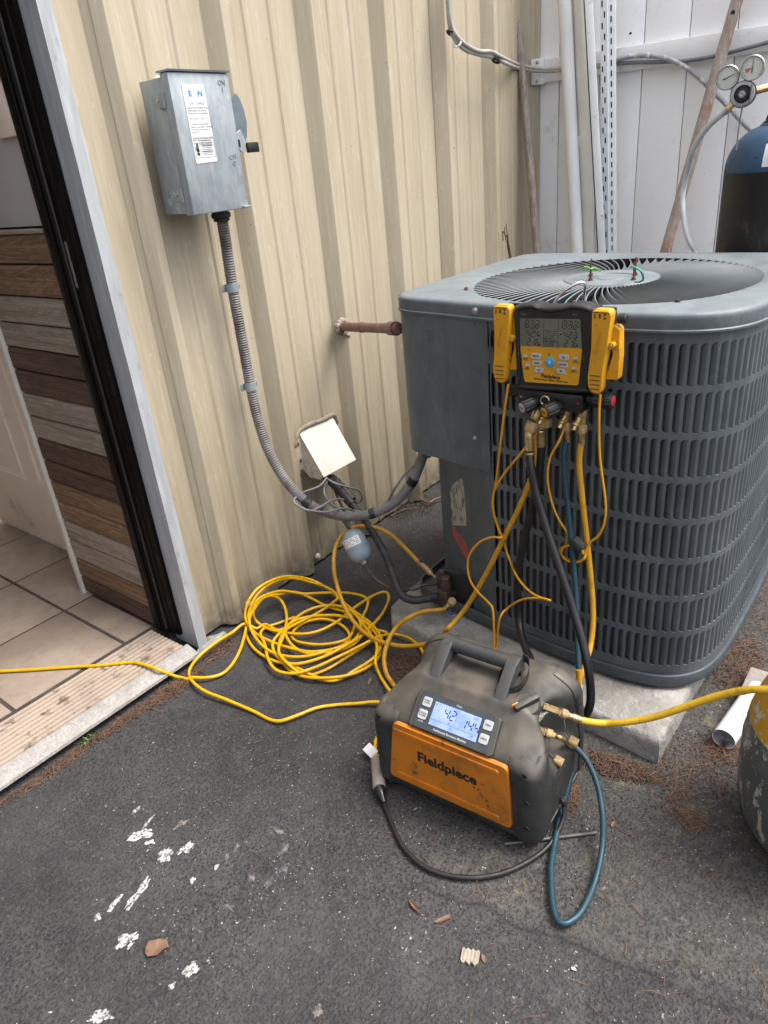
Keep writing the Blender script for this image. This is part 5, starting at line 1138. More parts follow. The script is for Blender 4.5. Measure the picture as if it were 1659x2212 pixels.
part(MB().lathe([(.0095, -.012), (.0115, -.010), (.0115, .006), (.0095, .008)], s0, Vector((-.3, -.5, .8)), 18), 'swivel_nut', 'brass_knurl', t)
part(MB().lathe([(.0075, -.004), (.0075, .010), (.009, .012), (.009, .026), (.0075, .028)], s0, s1-s0, 12), 'elbow_fitting', 'brass', t)
part(MB().box((0, 0, 0), (.018, .008, .006), Fr(Vector((1.3,0.9005,0.1091)), (0, 1, .3), (1, 0, 0), (0, -.3, 1)), b=.002), 'lever', 'valve_blue', t)
A = [s1]+[(1.295,0.9389,0.1063),(1.27,0.9671,0.1069),(1.226,0.9816,0.11),(1.203,1.008,0.085),(1.164,1.012,0.06),(1.123,0.9959,0.04),(1.097,0.9731,0.025),(1.086,0.9521,0.012),(1.066,0.9106,0.012),(1.07,0.8708,0.012)]
hose(t, A, .0060, 'yellow', n=14)
pb3 = MF.p(.057, -.162, -.02)
t = thing('refrigerant_hose', 'straight yellow hose from the right port hanging before the louvres', 'hose', tuple(pb3), 'refrigerant hoses')
crimp(t, pb3, (0, 0, -1), .0062, .024)
A = [pb3+Vector((0, 0, -.015))]+[(1.266,0.5407,0.6193),(1.265,0.5319,0.549),(1.26,0.5147,0.4469),(1.252,0.4982,0.3532),(1.238,0.4851,0.2825),(1.215,0.4774,0.2326),(1.18,0.4726,0.202),(1.15,0.4732,0.179),(1.13,0.481,0.1459),(1.12,0.4966,0.1076)]
hose(t, A, .0062, 'yellow', n=14)

# ------------------------------------------------------------------ refrigerant recovery machine
MC = Fr((.830, .611, 0), (.063, -.998, 0), (.998, .063, 0), (0, 0, 1))      # right along its front, back, up
RM = thing('recovery_machine', 'dusty dark grey refrigerant recovery machine with orange front panel', 'recovery machine', tuple(MC.p(0, .11, 0)))
HW, DV, TZ = .182, .232, .266
def sst(a, b, x): t_ = max(0., min(1., (x-a)/(b-a))); return t_*t_*(3-2*t_)
def mdeform(u, v, z):
    """moulded case: sloped console, waisted top, bulging bumpers, port recess on the right"""
    t_ = sst(.195, .262, z); v += t_*.066*(1-v/DV)                     # sloping console
    au = abs(u)/HW
    v -= .010*sst(.70, .98, au)*(1-v/DV)*(1-t_*.4)                      # corner bumpers stand proud
    z -= .018*sst(.62, .95, au)*sst(.18, .25, z)*(1-sst(.55, 1., v/DV)*.4)   # shoulders drop
    z += .010*math.exp(-((au-.55)/.2)**2)*sst(.2, .26, z)*math.exp(-((v-.19)/.05)**2)
    w = sst(.125, .175, z)*math.exp(-((v-.118)/.050)**2)*(1-sst(.228, .258, z)*.55)
    u -= math.copysign(.046*w if u > 0 else .024*w, u)*sst(.55, 1., au)  # recess in the ends
    u *= 1-.045*sst(.16, .26, z)
    u *= 1-.03*sst(.05, .0, z)
    return u, v, z
def case():
    N1, N2, N3 = 48, 30, 32; r = .033; hx, hy, hz = HW, DV/2+.004, (TZ-.010)/2; V = {}; vs = []; fs = []
    def vid(i, j, k):
        key = (i, j, k)
        if key not in V:
            e = lambda q, N: math.copysign(abs(2*q/N-1)**.85, 2*q/N-1)
            q = Vector((e(i, N1)*hx, e(j, N2)*hy, e(k, N3)*hz)); inn = Vector((max(-hx+r, min(hx-r, q.x)), max(-hy+r, min(hy-r, q.y)), max(-hz+r, min(hz-r, q.z))))
            d = q-inn; p = inn+d.normalized()*r if d.length > 1e-9 else q
            a_, b_, c_ = mdeform(p.x, p.y+hy-.004, p.z+hz+.010)
            V[key] = len(vs); vs.append(MC.p(a_+.020, b_, c_))
        return V[key]
    for a in range(N1):
        for b in range(N2):
            for k in (0, N3): fs.append((vid(a, b, k), vid(a+1, b, k), vid(a+1, b+1, k), vid(a, b+1, k)))
    for a in range(N1):
        for c in range(N3):
            for j in (0, N2): fs.append((vid(a, j, c), vid(a+1, j, c), vid(a+1, j, c+1), vid(a, j, c+1)))
    for b in range(N2):
        for c in range(N3):
            for i in (0, N1): fs.append((vid(i, b, c), vid(i, b+1, c), vid(i, b+1, c+1), vid(i, b, c+1)))
    return MB().add(vs, fs)
cbody = case(); part(cbody, 'case', 'machine', RM, ang=180)
def guard(test, off):
    """a raised moulded guard: part of the case surface lifted off it"""
    bm = bmesh.new(); V_ = [bm.verts.new(v) for v in cbody.v]
    for f_ in cbody.f: bm.faces.new([V_[i] for i in f_])
    bmesh.ops.recalc_face_normals(bm, faces=bm.faces[:])
    def loc(c): q = c-MC.o; return q.dot(MC.u)-.020, q.dot(MC.v), q.z
    kill = [f_ for f_ in bm.faces if not test(*loc(f_.calc_center_median()))]
    bmesh.ops.delete(bm, geom=kill, context='FACES')
    bmesh.ops.smooth_vert(bm, verts=[v for v in bm.verts if v.is_boundary], factor=.5, use_axis_x=True, use_axis_y=True, use_axis_z=True)
    bm.normal_update()
    for v in bm.verts: v.co += v.normal*(off if not v.is_boundary else off*.55)
    bmesh.ops.solidify(bm, geom=bm.faces[:], thickness=.004)
    bm.verts.index_update(); m_ = MB().add([v.co.copy() for v in bm.verts], [[v.index for v in f_.verts] for f_ in bm.faces]); bm.free(); return m_
for s_ in (-1, 1):
    part(guard(lambda u, v, z: u*s_ > .128+.012*math.sin(z*20) and z < .214 and (v < .046 or z < .04), .0045), 'corner_guard', 'machine', RM, ang=60)
    part(guard(lambda u, v, z: u*s_ > .120 and z > .04 and v > .192, .0040), 'rear_guard', 'machine', RM, ang=60)
part(guard(lambda u, v, z: abs(u) < .150 and z < .040 and v < .03, .0035), 'front_skirt', 'machine', RM, ang=60)
for u in (-.125, .155):
    for v in (.035, .19): part(MB().box((u, v, .007), (.06, .04, .012), MC, b=.003), 'foot', 'black_rubber', RM)
FF2 = Fr(MC.p(0, -.009, 0), MC.u, MC.w, -MC.v)                       # front plane: right, up, out
op = part(MB().prism(rpoly([(-.107, .203), (-.128, .050), (.149, .050), (.142, .203)], .013, 6), FF2, -.006, .003, .0015), 'orange_panel', 'orange', RM, ang=30)
for z in (.185, .067):
    L_ = .116
    part(MB().prism(rrect(2*L_, .011, .0055, 5, .010 if z > .1 else .008, z), FF2, .002, .0062, .0025), 'moulded_rib', 'orange', op, ang=40)
text('Fieldpiece', .0335, FF2.sub(.012, .138, .0032), 'ink', op, bold=.0012, ext=.0001, xs=.98)
gm = MB()
for k in range(9): gm.box((.070+k*.0052+random.uniform(-.003, .003), .128-k*.0065+random.uniform(-.004, .004), .0033), (.002+.002*random.random(), .006, .0002), FF2)
part(gm, 'scuff_marks', 'rust', op, smooth=False)
for u, z in ((-.140, .205), (-.142, .06), (.176, .205), (.180, .14), (.180, .075), (-.142, .12)): part(MB().lathe([(.0060, 0), (.0045, .002), (.0035, -.001), (.0005, -.001)], FF2.p(u, z, .003+(.002 if abs(u) > .165 else 0)), FF2.w, 14), 'screw_recess', 'dark', RM)
# display console on the slope
su = MC.u; sv = (MC.v*.050+MC.w*.0435).normalized(); sw = su.cross(sv)
SL = Fr(MC.p(.0185, -.004, .2085), su, sv, sw)                        # origin: middle of the lower edge
bz = [(-.081, .0), (.081, .0), (.076, .071), (-.083, .071)]
part(MB().prism(rpoly([(p[0]*1.12, p[1]*1.02-.002) for p in bz], .008), SL, -.03, .004, .002), 'console_housing', 'machine', RM, ang=40)
bez = part(MB().prism(rpoly(bz, .004), SL, .002, .0056, .0008), 'bezel', 'bezel', RM)
dp = part(MB().prism([(-.049, .013), (.053, .013), (.050, .058), (-.049, .058)], SL, .0056, .0064), 'display', 'lcd', bez, smooth=False)
DG = SL.sub(-.049, .013, .0066); ink = MB(); digits(ink, '42', .024, .021, .018, DG, .12); digits(ink, '144', .063, .015, .018, DG, .12)
for q in ((.051, .028, .0005, .030), (.051, .011, .098, .0005)): ink.box((q[0], q[1], 0), (q[2], q[3], .0002), DG)
part(ink, 'lcd_digits', 'ink', dp, smooth=False)
for s_, x, y, z in (('Psig', .040, .015, .0042), ('Psig', .090, .007, .0042), ('OUT', .090, .040, .005), ('IN', .004, .040, .004), ('(M)', .047, .0055, .0055)): text(s_, z, DG.sub(x, y, .0001), 'ink_grey', dp, ext=.0001)
for x, y, s_ in ((-.066, .051, 'START\nSTOP'), (-.067, .026, 'CANCEL\nALARM'), (.066, .050, 'ZERO'), (.066, .024, 'UNITS')):
    b_ = part(MB().prism(rrect(.0185, .0185, .0035), SL.sub(x, y, 0), .0056, .0072, .0006), 'button', 'button', bez)
    text(s_, .0046, SL.sub(x, y, .0073), 'ink', b_, ext=.0001, bold=.0001)
text('MUTE', .0042, SL.sub(-.067, .0125, .0058), 'white_ink', bez, ext=.0001); text('MR45', .0052, SL.sub(.0, .0635, .0058), 'white_ink', bez, ext=.0001); text('Refrigerant Recovery Machine', .0058, SL.sub(.0, .0065, .0058), 'white_ink', bez, ext=.0001, bold=.0001)
# carrying handle
hz = .252
tray = part(MB().prism(rpoly([(-.072, .082), (.092, .082), (.092, .185), (-.072, .185)], .006), MC.sub(0, 0, .250), 0, .010, .002), 'handle_tray', 'machine_grey', RM)
for u in (-.062, .081):
    BR_ = Fr(MC.p(u, 0, 0), MC.v, MC.w, MC.u)
    br = part(MB().prism(rpoly([(.066, .252), (.098, .252), (.142, .286), (.160, .286), (.166, .255), (.186, .255), (.176, .306), (.160, .316), (.138, .312)], .005), BR_, -.011, .011, .003), 'handle_bracket', 'machine_grey', RM, ang=40)
    for v in (.106, .180):
        screw(br, MC.p(u+(.020 if u < 0 else -.020), v-.004, .260), (0, 0, 1), .0042, 'machine_grey')
part(MB().tube([MC.p(-.055, .154, .300), MC.p(.075, .154, .300)], .0155, 18), 'handle_grip', 'machine_grey', RM, ang=40)
part(MB().box((.009, .118, .256), (.128, .004, .014), MC, b=.001), 'tray_rib', 'machine_grey', RM)
stp = crom([MC.p(.060, .160, .286), MC.p(.056, .142, .272), MC.p(.062, .118, .262), MC.p(.085, .104, .270), MC.p(.106, .118, .276), MC.p(.112, .145, .288), MC.p(.104, .168, .302), MC.p(.090, .172, .306)], 6)
sm_ = MB(); vs = []
for p in stp: vs += [p+Vector((0, 0, .009)), p-Vector((0, 0, .009))]
vs2 = [Vector(v)+Vector((.0016, 0, .0)) for v in vs]; k = len(stp)
part(sm_.add(vs+vs2, [(2*i, 2*i+1, 2*i+3, 2*i+2) for i in range(k-1)]+[(2*k+2*i, 2*k+2*i+2, 2*k+2*i+3, 2*k+2*i+1) for i in range(k-1)]+[(2*i, 2*i+2, 2*k+2*i+2, 2*k+2*i) for i in range(k-1)]+[(2*i+1, 2*k+2*i+1, 2*k+2*i+3, 2*i+3) for i in range(k-1)]), 'velcro_strap', 'strap', RM, ang=60)
# selector dial
kc = MC.p(.1285, .102, .248); kw = (MC.w-MC.v*.30+MC.u*.12).normalized(); KF = frame_to(kw, kc, tuple(MC.v))
dl = part(MB().lathe([(.036, -.006), (.036, .001), (.034, .002)], kc, kw, 40), 'dial_plate', 'machine', RM)
kd = part(MB().lathe([(.0275, 0), (.0275, .006), (.026, .014), (.023, .018), (.001, .019)], kc, kw, 32), 'selector_dial', 'machine', RM, ang=40)
ka = (MC.v*.75+MC.u*.45); ka = (ka-kw*ka.dot(kw)).normalized(); kb_ = kw.cross(ka)
part(MB().box((0, 0, .021), (.054, .016, .020), Fr(kc, ka, kb_, kw), b=.005), 'dial_ridge', 'machine', kd)
part(MB().box((-.022, .004, .0305), (.012, .0028, .002), Fr(kc, ka, kb_, kw), b=.0005).box((-.0278, .004, .018), (.002, .0028, .024), Fr(kc, ka, kb_, kw), b=.0005), 'pointer_line', 'orange_line', kd)
ar = MB(); AN = 14; vs = []
for k in range(AN+1):
    a = math.atan2((-MC.v+MC.u*-.25).dot(KF.v), (-MC.v+MC.u*-.25).dot(KF.u))+R(-35+k*75/AN)
    vs += [KF.p(.029*math.cos(a), .029*math.sin(a), .0024), KF.p(.0355*math.cos(a), .0355*math.sin(a), .0022)]
part(ar.add(vs, [(2*k, 2*k+1, 2*k+3, 2*k+2) for k in range(AN)]), 'dial_scale', 'pale_dial', dl)
text('RECOVER', .0062, Fr(kc-MC.v*.0365+MC.u*-.004+MC.w*.0065-MC.w*.004, MC.u, (MC.v*.9+MC.w*.3), kw), 'ink', dl, ext=.0002); text('CLOSED', .0060, Fr(kc+MC.u*.036+MC.w*.002, (MC.u*.3+MC.v*.95), (-MC.u*.95+MC.v*.3), kw), 'white_ink', dl, ext=.0002)
# right end: perforated grille, ports, power inlet
RE = Fr(MC.p(.1965, 0, 0), MC.v, MC.w, MC.u)
part(MB().prism(rpoly([(.044, .045), (.190, .045), (.190, .138), (.044, .138)], .008), RE, -.02, .0025), 'end_grille', 'machine_grey', RM, ang=30)
vh = MB()
for i in range(13):
    for j in range(10):
        a, b = .052+i*.0108, .052+j*.0086+(.0043 if i % 2 else 0)
        if .118 < a < .150: continue
        vh.prism([(a-.0036, b-.0016), (a+.0014, b-.0026), (a+.0036, b+.0016), (a-.0014, b+.0026)], RE, .002, .0029)
part(vh, 'vent_holes', 'dark', RM, smooth=False)
part(MB().prism(rrect(.026, .075, .006, 3, .132, .092), RE, .001, .0035), 'label_strip', 'dark', RM)
def mport(o, ax, nm):
    q = part(MB().lathe([(.007, -.03), (.007, .001), (.0092, .001), (.0092, .004)], o, ax, 6), nm, 'brass', RM, ang=30)
    part(MB().lathe([(.0080, .004), (.0080, .0055)], o, ax, 14), 'o_ring', 'black_rubber', q)
    part(MB().lathe([(.0080, .0055), (.0092, .007), (.0092, .016), (.0080, .018), (.0056, .0185), (.0056, .024)], o, ax, 24), 'swivel_nut', 'brass_knurl', q)
    return Vector(o)+Vector(ax).normalized()*.023
o1 = Vector((0.985,0.445,0.2273)); o1 = Vector((0.965,0.436,0.247))
ax1 = (Vector((0.985,0.3947,0.2289))-o1).normalized(); e1_ = mport(o1, ax1, 'inlet_port')
o2 = Vector((0.93,0.4496,0.2189)); ax2 = (Vector((0.945,0.4108,0.2061))-o2).normalized(); e2_ = mport(o2, ax2, 'outlet_port')
for o_, dz in ((o1, .0), (o2, .0)):
    c_ = o_+MC.v*.012+Vector((0, 0, -.070))+MC.u*.018
    part(MB().tube(crom([o_+MC.u*.012+Vector((0, 0, -.012)), o_+MC.u*.014+Vector((0, 0, -.035)), o_+MC.v*.006+MC.u*.010+Vector((0, 0, -.052)), c_], 5), .0013, 6), 'cap_tether', 'wire_grey', RM, ang=60)
    part(MB().lathe([(.002, 0), (.0085, .001), (.0095, .004), (.0095, .018), (.0075, .018), (.0075, .006), (.001, .006)], c_, MC.u-MC.w*.3, 16, cap=False), 'port_cap', 'brass_knurl', RM)
# connect the blue hose end and the braided yellow hose
t = bpy.data.objects['refrigerant_hose']
pe = Vector((1.01,0.4212,0.13)); u = (pe-e2_)
part(MB().tube(crom([e2_, e2_+ax2*.012, e2_.lerp(pe, .6), pe], 6), .0050, 10), 'brass_elbow', 'brass', t, ang=60)
part(MB().lathe([(.0066, -.004), (.0072, 0), (.0066, .028)], pe, e2_-pe, 14), 'crimp_sleeve', 'brass', t)
A = [e1_+ax1*.012, e1_+ax1*.024]+[(1,0.378,0.2208),(1.015,0.3614,0.216),(1.02,0.3372,0.2253),(1.03,0.303,0.2411),(1.04,0.2703,0.2614),(1.05,0.2355,0.2887),(1.06,0.1987,0.3183),(1.065,0.1622,0.3456),(1.065,0.1291,0.3655),(1.07,0.09051,0.3763),(1.07,0.04659,0.3887)]
t = thing('refrigerant_hose', 'braided yellow hose from machine to the grey refrigerant tank', 'hose', tuple(A[0]), 'refrigerant hoses')
Q = resample(crom(A, 10), .0022); part(MB().tube(Q, [.0064+.0003*((i % 2)) for i in range(len(Q))], 14), 'hose', 'braid', t, ang=80)
part(MB().lathe([(.0058, -.002), (.0058, .004), (.0074, .005), (.0074, .022), (.0068, .023)], e1_, ax1, 14), 'crimp_sleeve', 'brass', t, ang=30)
# power inlet plug and black power cord
pi = Vector((0.985,0.4514,-0.006205))
A = [(0.965,0.4343,0.02319),(0.9381,0.4115,0.055),(0.9368,0.4057,0.042),(0.9233,0.401,0.025),(0.8953,0.401,0.012),(0.8583,0.4051,0.0065),(0.8133,0.4206,0.0065),(0.766,0.448,0.0065),(0.7272,0.489,0.0065),(0.7042,0.535,0.0065),(0.697,0.5824,0.0065),(0.7082,0.6309,0.0065),(0.7343,0.6764,0.0065),(0.7594,0.712,0.0065),(0.7715,0.7298,0.0065)]
t = thing('power_cord', 'black power cord curving across the asphalt before the machine', 'power cord', A[8])
hose(t, A, .0046, 'black_rubber', 'cord')
p_ = Vector(A[0]); part(MB().lathe([(.012, -.012), (.0145, -.006), (.0145, .012), (.010, .020), (.0085, .034), (.0072, .040)], p_-MC.u*.01, Vector(A[1])-p_+MC.u*.02, 14), 'inlet_plug', 'machine_grey', t, ang=40)
p_, p2_ = Vector(A[-1]), Vector((0.7886,0.7533,0.014)); u = (p2_-p_).normalized(); L_ = (p2_-p_).length
part(MB().lathe([(.0052, -.004), (.0065, 0), (.008, L_*.3), (.0120, L_*.55), (.0125, L_)], p_+Vector((0, 0, .006)), u, 12), 'plug_body', 'black_plastic', t, ang=40)

# ------------------------------------------------------------------ yellow extension cord
D1 = [(0.4887,1.905,0.047),(0.5196,1.862,0.047),(0.5657,1.798,0.047),(0.636,1.705,0.047),(0.6896,1.632,0.047),(0.7385,1.574,0.047),(0.7501,1.536,0.05),(0.7585,1.479,0.051),(0.7735,1.465,0.034),(0.7933,1.455,0.012),(0.8082,1.418,0.008)]
L1 = [(0.831,1.38,0.008),(0.8655,1.359,0.008),(0.9061,1.362,0.008),(0.9607,1.386,0.008),(1.012,1.423,0.008),(1.05,1.45,0.02155),(1.082,1.45,0.05563),(1.129,1.45,0.07119),(1.192,1.45,0.04291),(1.253,1.45,0.01656),(1.264,1.403,0.012),(1.256,1.326,0.012),(1.256,1.247,0.012),(1.247,1.171,0.012),(1.207,1.084,0.012),(1.15,1.037,0.012),(1.085,1.034,0.012),(1.028,1.058,0.012),(0.989,1.108,0.012),(0.9738,1.164,0.012),(0.9817,1.222,0.012),(1.011,1.28,0.012),(1.052,1.311,0.02),(1.117,1.342,0.02),(1.191,1.351,0.02),(1.241,1.324,0.02),(1.261,1.269,0.02),(1.251,1.202,0.02),(1.213,1.15,0.02),(1.157,1.134,0.02),(1.099,1.151,0.02),(1.05,1.195,0.02),(1.034,1.267,0.02),(1.033,1.343,0.02),(1.047,1.423,0.012),(1.049,1.45,0.0493),(1.083,1.45,0.09511),(1.138,1.45,0.1125),(1.217,1.45,0.09891),(1.3,1.45,0.04616),(1.322,1.397,0.02),(1.301,1.322,0.02),(1.271,1.23,0.02),(1.248,1.148,0.02),(1.198,1.065,0.02),(1.127,1.031,0.02),(1.068,1.051,0.012),(1.006,1.076,0.012),(0.9908,1.142,0.012),(0.988,1.206,0.012),(0.9794,1.279,0.008),(0.9954,1.368,0.008),(1.039,1.448,0.008),(1.063,1.45,0.05106),(1.102,1.45,0.08675),(1.166,1.45,0.1005),(1.24,1.45,0.08179),(1.311,1.437,0.03),(1.307,1.357,0.03),(1.297,1.312,0.02),(1.271,1.308,0.02),(1.203,1.314,0.02),(1.126,1.326,0.02),(1.079,1.32,0.02),(1.042,1.25,0.024),(1.047,1.192,0.024),(1.084,1.142,0.024),(1.136,1.117,0.02),(1.196,1.123,0.02),(1.257,1.133,0.02),(1.318,1.148,0.02),(1.376,1.175,0.02),(1.388,1.201,0.02),(1.348,1.223,0.02),(1.277,1.235,0.02),(1.198,1.232,0.02),(1.138,1.25,0.014),(1.101,1.285,0.014),(1.078,1.366,0.014),(1.084,1.443,0.014),(1.08,1.45,0.04626),(1.11,1.45,0.06884),(1.163,1.45,0.05442),(1.186,1.438,0.026),(1.134,1.369,0.026),(1.058,1.306,0.028),(1.002,1.268,0.028),(0.9799,1.217,0.028),(0.9879,1.162,0.008),(1.029,1.124,0.008),(1.1,1.105,0.008),(1.184,1.093,0.008),(1.239,1.082,0.008),(1.246,1.099,0.008),(1.224,1.125,0.008),(1.136,1.116,0.03),(1.053,1.141,0.03),(0.9888,1.192,0.03),(0.9897,1.257,0.02),(1.019,1.311,0.02),(1.071,1.333,0.02),(1.142,1.342,0.02),(1.183,1.319,0.02),(1.21,1.272,0.02),(1.226,1.221,0.02),(1.234,1.194,0.012),(1.184,1.164,0.012),(1.142,1.167,0.012),(1.099,1.209,0.008),(1.078,1.264,0.008),(1.089,1.308,0.008),(1.126,1.329,0.008),(1.167,1.319,0.008),(1.199,1.276,0.008),(1.203,1.214,0.008),(1.18,1.167,0.008),(1.139,1.155,0.008),(1.07,1.158,0.024),(1.023,1.192,0.024),(1,1.249,0.024),(0.9999,1.32,0.024),(1.034,1.413,0.024),(1.069,1.45,0.04791),(1.111,1.45,0.07588),(1.196,1.45,0.05894),(1.261,1.425,0.02),(1.295,1.36,0.02),(1.333,1.282,0.02),(1.336,1.228,0.02),(1.297,1.199,0.02),(1.242,1.172,0.02),(1.192,1.102,0.03),(1.16,1.05,0.03),(1.107,1.014,0.03),(1.098,0.9992,0.008),(1.068,0.9565,0.008),(1.049,0.9128,0.008),(1.098,0.8972,0.008),(1.193,0.926,0.008),(1.23,0.9518,0.008),(1.251,1.007,0.008),(1.244,1.06,0.008),(1.191,1.075,0.03),(1.135,1.093,0.03),(1.065,1.109,0.03),(1.011,1.137,0.02),(0.9653,1.171,0.02),(0.9509,1.224,0.02),(0.9698,1.278,0.02),(1.018,1.343,0.008),(1.047,1.392,0.008),(1.08,1.408,0.008),(1.125,1.39,0.008),(1.163,1.364,0.008),(1.086,1.35,0.012),(1.087,1.414,0.012),(1.061,1.424,0.014),(1.042,1.45,0.03198),(0.993,1.45,0.02557),(0.9319,1.45,0.02801),(0.8665,1.45,0.02457),(0.8318,1.448,0.008),(0.8063,1.406,0.008),(0.7942,1.335,0.008),(0.805,1.253,0.008),(0.8153,1.174,0.008),(0.8172,1.112,0.008),(0.8287,1.082,0.008),(0.8608,1.062,0.008),(0.9104,1.042,0.008),(0.9468,1.009,0.008),(0.9756,0.9652,0.008),(0.9994,0.9269,0.008),(1.002,0.8959,0.008),(0.9747,0.8706,0.008),(0.9391,0.8614,0.008),(0.9095,0.854,0.008),(0.8844,0.8409,0.008),(0.8637,0.8225,0.008)]
ext = thing('extension_cord', 'bright yellow extension cord coiled on the asphalt and trailing indoors', 'extension cord', L1[20])
C_ = crom(D1+L1, 6)
for i, p in enumerate(C_):
    if i > 60: p.z += .004*math.sin(i*.23)+.003
part(MB().tube(C_, .0043, 10), 'cord', 'cord', ext, ang=60)
end = Vector(C_[-1]); u = (Vector(p2_)-end).normalized(); L_ = (Vector(p2_)-end).length
part(MB().lathe([(.0048, -.004), (.0090, .004), (.0095, .018), (.0065, .02)], end, u, 12), 'cord_neck', 'cord', ext)
part(MB().lathe([(.010, .016), (.0135, .022), (.0140, L_*.95), (.0128, L_)], end+Vector((0, 0, .006)), u, 14), 'clear_connector', 'clear_plug', ext, ang=40)
part(MB().lathe([(.010, .022), (.011, L_*.8)], end+Vector((0, 0, .006)), u, 10), 'connector_core', 'copper', ext)
part(MB().box((0, 0, 0), (.030, .022, .001), Fr(Vector((0.862,0.8364,0.02)), (.2, 1, .2), (1, -.2, .3), (0, 0, 1))), 'paper_tag', 'white_paper', ext)

# ------------------------------------------------------------------ nitrogen cylinder and regulator behind the unit
NC = (2.20, .445)
n2 = thing('gas_cylinder', 'tall nitrogen cylinder, blue shoulder over black body, behind the unit', 'gas cylinder', (*NC, 0))
part(MB().lathe([(.100, 0), (.117, .02), (.117, 1.094)], (*NC, 0), (0, 0, 1), 48), 'body', 'n2_black', n2)
sh = [(.1168, 1.093)]+[(.117*math.cos(a)**.8, 1.095+.105*math.sin(a)) for a in [k*1.22/14 for k in range(15)]]+[(.040, 1.196), (.040, 1.204)]
part(MB().lathe(sh, (*NC, 0), (0, 0, 1), 48, cap=False), 'shoulder', 'n2_blue', n2, ang=60)
part(MB().lathe([(.046, 1.186), (.046, 1.196), (.036, 1.204), (.028, 1.23), (.026, 1.25)], (*NC, 0), (0, 0, 1), 24), 'neck_ring', 'n2_blue', n2)
part(MB().lathe([(.014, 1.25), (.014, 1.28), (.018, 1.285), (.018, 1.31)], (*NC, 0), (0, 0, 1), 12), 'valve_stem', 'brass', n2)
# curved label on the shoulder
def shr(z):
    s_ = max(0, min(1, (z-1.095)/.105)); a = math.asin(min(.999, s_)); return .117*math.cos(a)**.8
base_a = math.atan2(-NC[1], -NC[0]); lbm = MB(); vs = []; NA, NZ = 14, 6
for j in range(NZ+1):
    for k in range(NA+1):
        a = base_a+R(6)+R(40)*(k/NA-.5); z = 1.105+.050*j/NZ; r = shr(z)+.0009
        vs.append((NC[0]+r*math.cos(a), NC[1]+r*math.sin(a), z))
labn = part(lbm.add(vs, [(j*(NA+1)+k, j*(NA+1)+k+1, (j+1)*(NA+1)+k+1, (j+1)*(NA+1)+k) for j in range(NZ) for k in range(NA)]), 'label', 'white_paper', n2)
ac_ = base_a+R(6); z_ = 1.132; r = shr(z_)
er = Vector((math.cos(ac_), math.sin(ac_), 0)); et = Vector((-er.y, er.x, 0)); slope = ((Vector((0, 0, 1))*.02+er*(shr(z_+.01)-shr(z_-.01)))).normalized()
LF = Fr(Vector((NC[0], NC[1], z_))+er*(r+.0012), et, slope, et.cross(slope))
text('UN1066', .014, LF.sub(.0, .014, .0016), 'ink', labn, ext=.0004, bold=.0003); text('NITROGEN,', .0095, LF.sub(.0, .002, .0016), 'ink', labn, ext=.0004); text('COMPRESSED', .0095, LF.sub(.0, -.009, .0016), 'ink', labn, ext=.0004)
rg = Vector((2.1,0.5161,1.267)); RW = (Vector((0, 0, 1.2))-rg); RW.z *= .6; RW = (RW.normalized()+Vector((0, .12, 0))).normalized()
rt = thing('gas_regulator', 'black gas regulator with two round dial gauges on the nitrogen cylinder', 'regulator', tuple(rg))
part(MB().lathe([(.024, -.030), (.0285, -.022), (.0295, -.004), (.0285, .004), (.024, .006), (.022, .004), (.015, .004), (.014, .014), (.001, .015)], rg, RW, 32), 'bonnet', 'black_plastic', rt, ang=40)
part(MB().lathe([(.0270, .0055), (.0250, .0068), (.0200, .0068), (.0190, .0055)], rg, RW, 32, cap=False), 'dial_ring', 'button', rt)
part(MB().lathe([(.0085, .014), (.0085, .020), (.005, .020), (.005, .025), (.0035, .025), (.001, .023)], rg, RW, 6), 'hex_stud', 'steel', rt, ang=20)
right = Vector((0, 0, 1)).cross(RW).normalized(); upv = RW.cross(right)
def gauge(px, ang_, red):
    c = Vector(px); g_ = part(MB().lathe([(.0225, -.022), (.0255, -.016), (.0265, 0), (.0268, .006), (.0252, .008), (.0245, .005)], c, RW, 32, cap=False).lathe([(.001, -.022), (.0225, -.022)], c, RW, 32, cap=False), 'gauge_case', 'steel', rt, ang=40)
    part(MB().lathe([(.0247, .004), (.001, .0041)], c, RW, 32, cap=False), 'gauge_face', 'gauge_face', g_)
    GF = Fr(c+RW*.0044, right, upv, RW); tk = MB()
    for k in range(31):
        a = R(225-k*9); l0 = .0222; l1 = .0190 if k % 5 == 0 else .0206
        tk.box(((l0+l1)/2, 0, .0002), (l0-l1, .0006, .0003), Fr(GF.o, GF.u*math.cos(a)+GF.v*math.sin(a), GF.v*math.cos(a)-GF.u*math.sin(a), GF.w))
    a = R(ang_); tk.prism([(-.010, -.0013), (.0, -.0007), (.0195, -.0003), (.0195, .0003), (.0, .0007), (-.010, .0013)], Fr(GF.o, GF.u*math.cos(a)+GF.v*math.sin(a), GF.v*math.cos(a)-GF.u*math.sin(a), GF.w), .0006, .0012)
    part(tk, 'scale_and_needle', 'ink', g_, smooth=False)
    if red: part(MB().prism([(0, 0)]+[(.015*math.cos(R(x)), .015*math.sin(R(x))) for x in (180, 190, 200, 210, 218)], GF, .0002, .0005), 'red_zone', 'red_ink', g_, smooth=False)
    part(MB().tube([c-RW*.012, rg-RW*.012], .0060, 8), 'gauge_stem', 'black_plastic', rt)
gauge((2.1,0.555,1.306), 20, False); gauge((2.1,0.5013,1.319), 88, True)
part(MB().tube([rg-RW*.015, Vector((NC[0], NC[1], 1.285))], .009, 10), 'inlet_stem', 'brass', rt)
part(MB().lathe([(.011, -.006), (.011, .012)], rg.lerp(Vector((NC[0], NC[1], 1.285)), .75), Vector((NC[0], NC[1], 1.285))-rg, 6), 'inlet_nut', 'brass', rt)
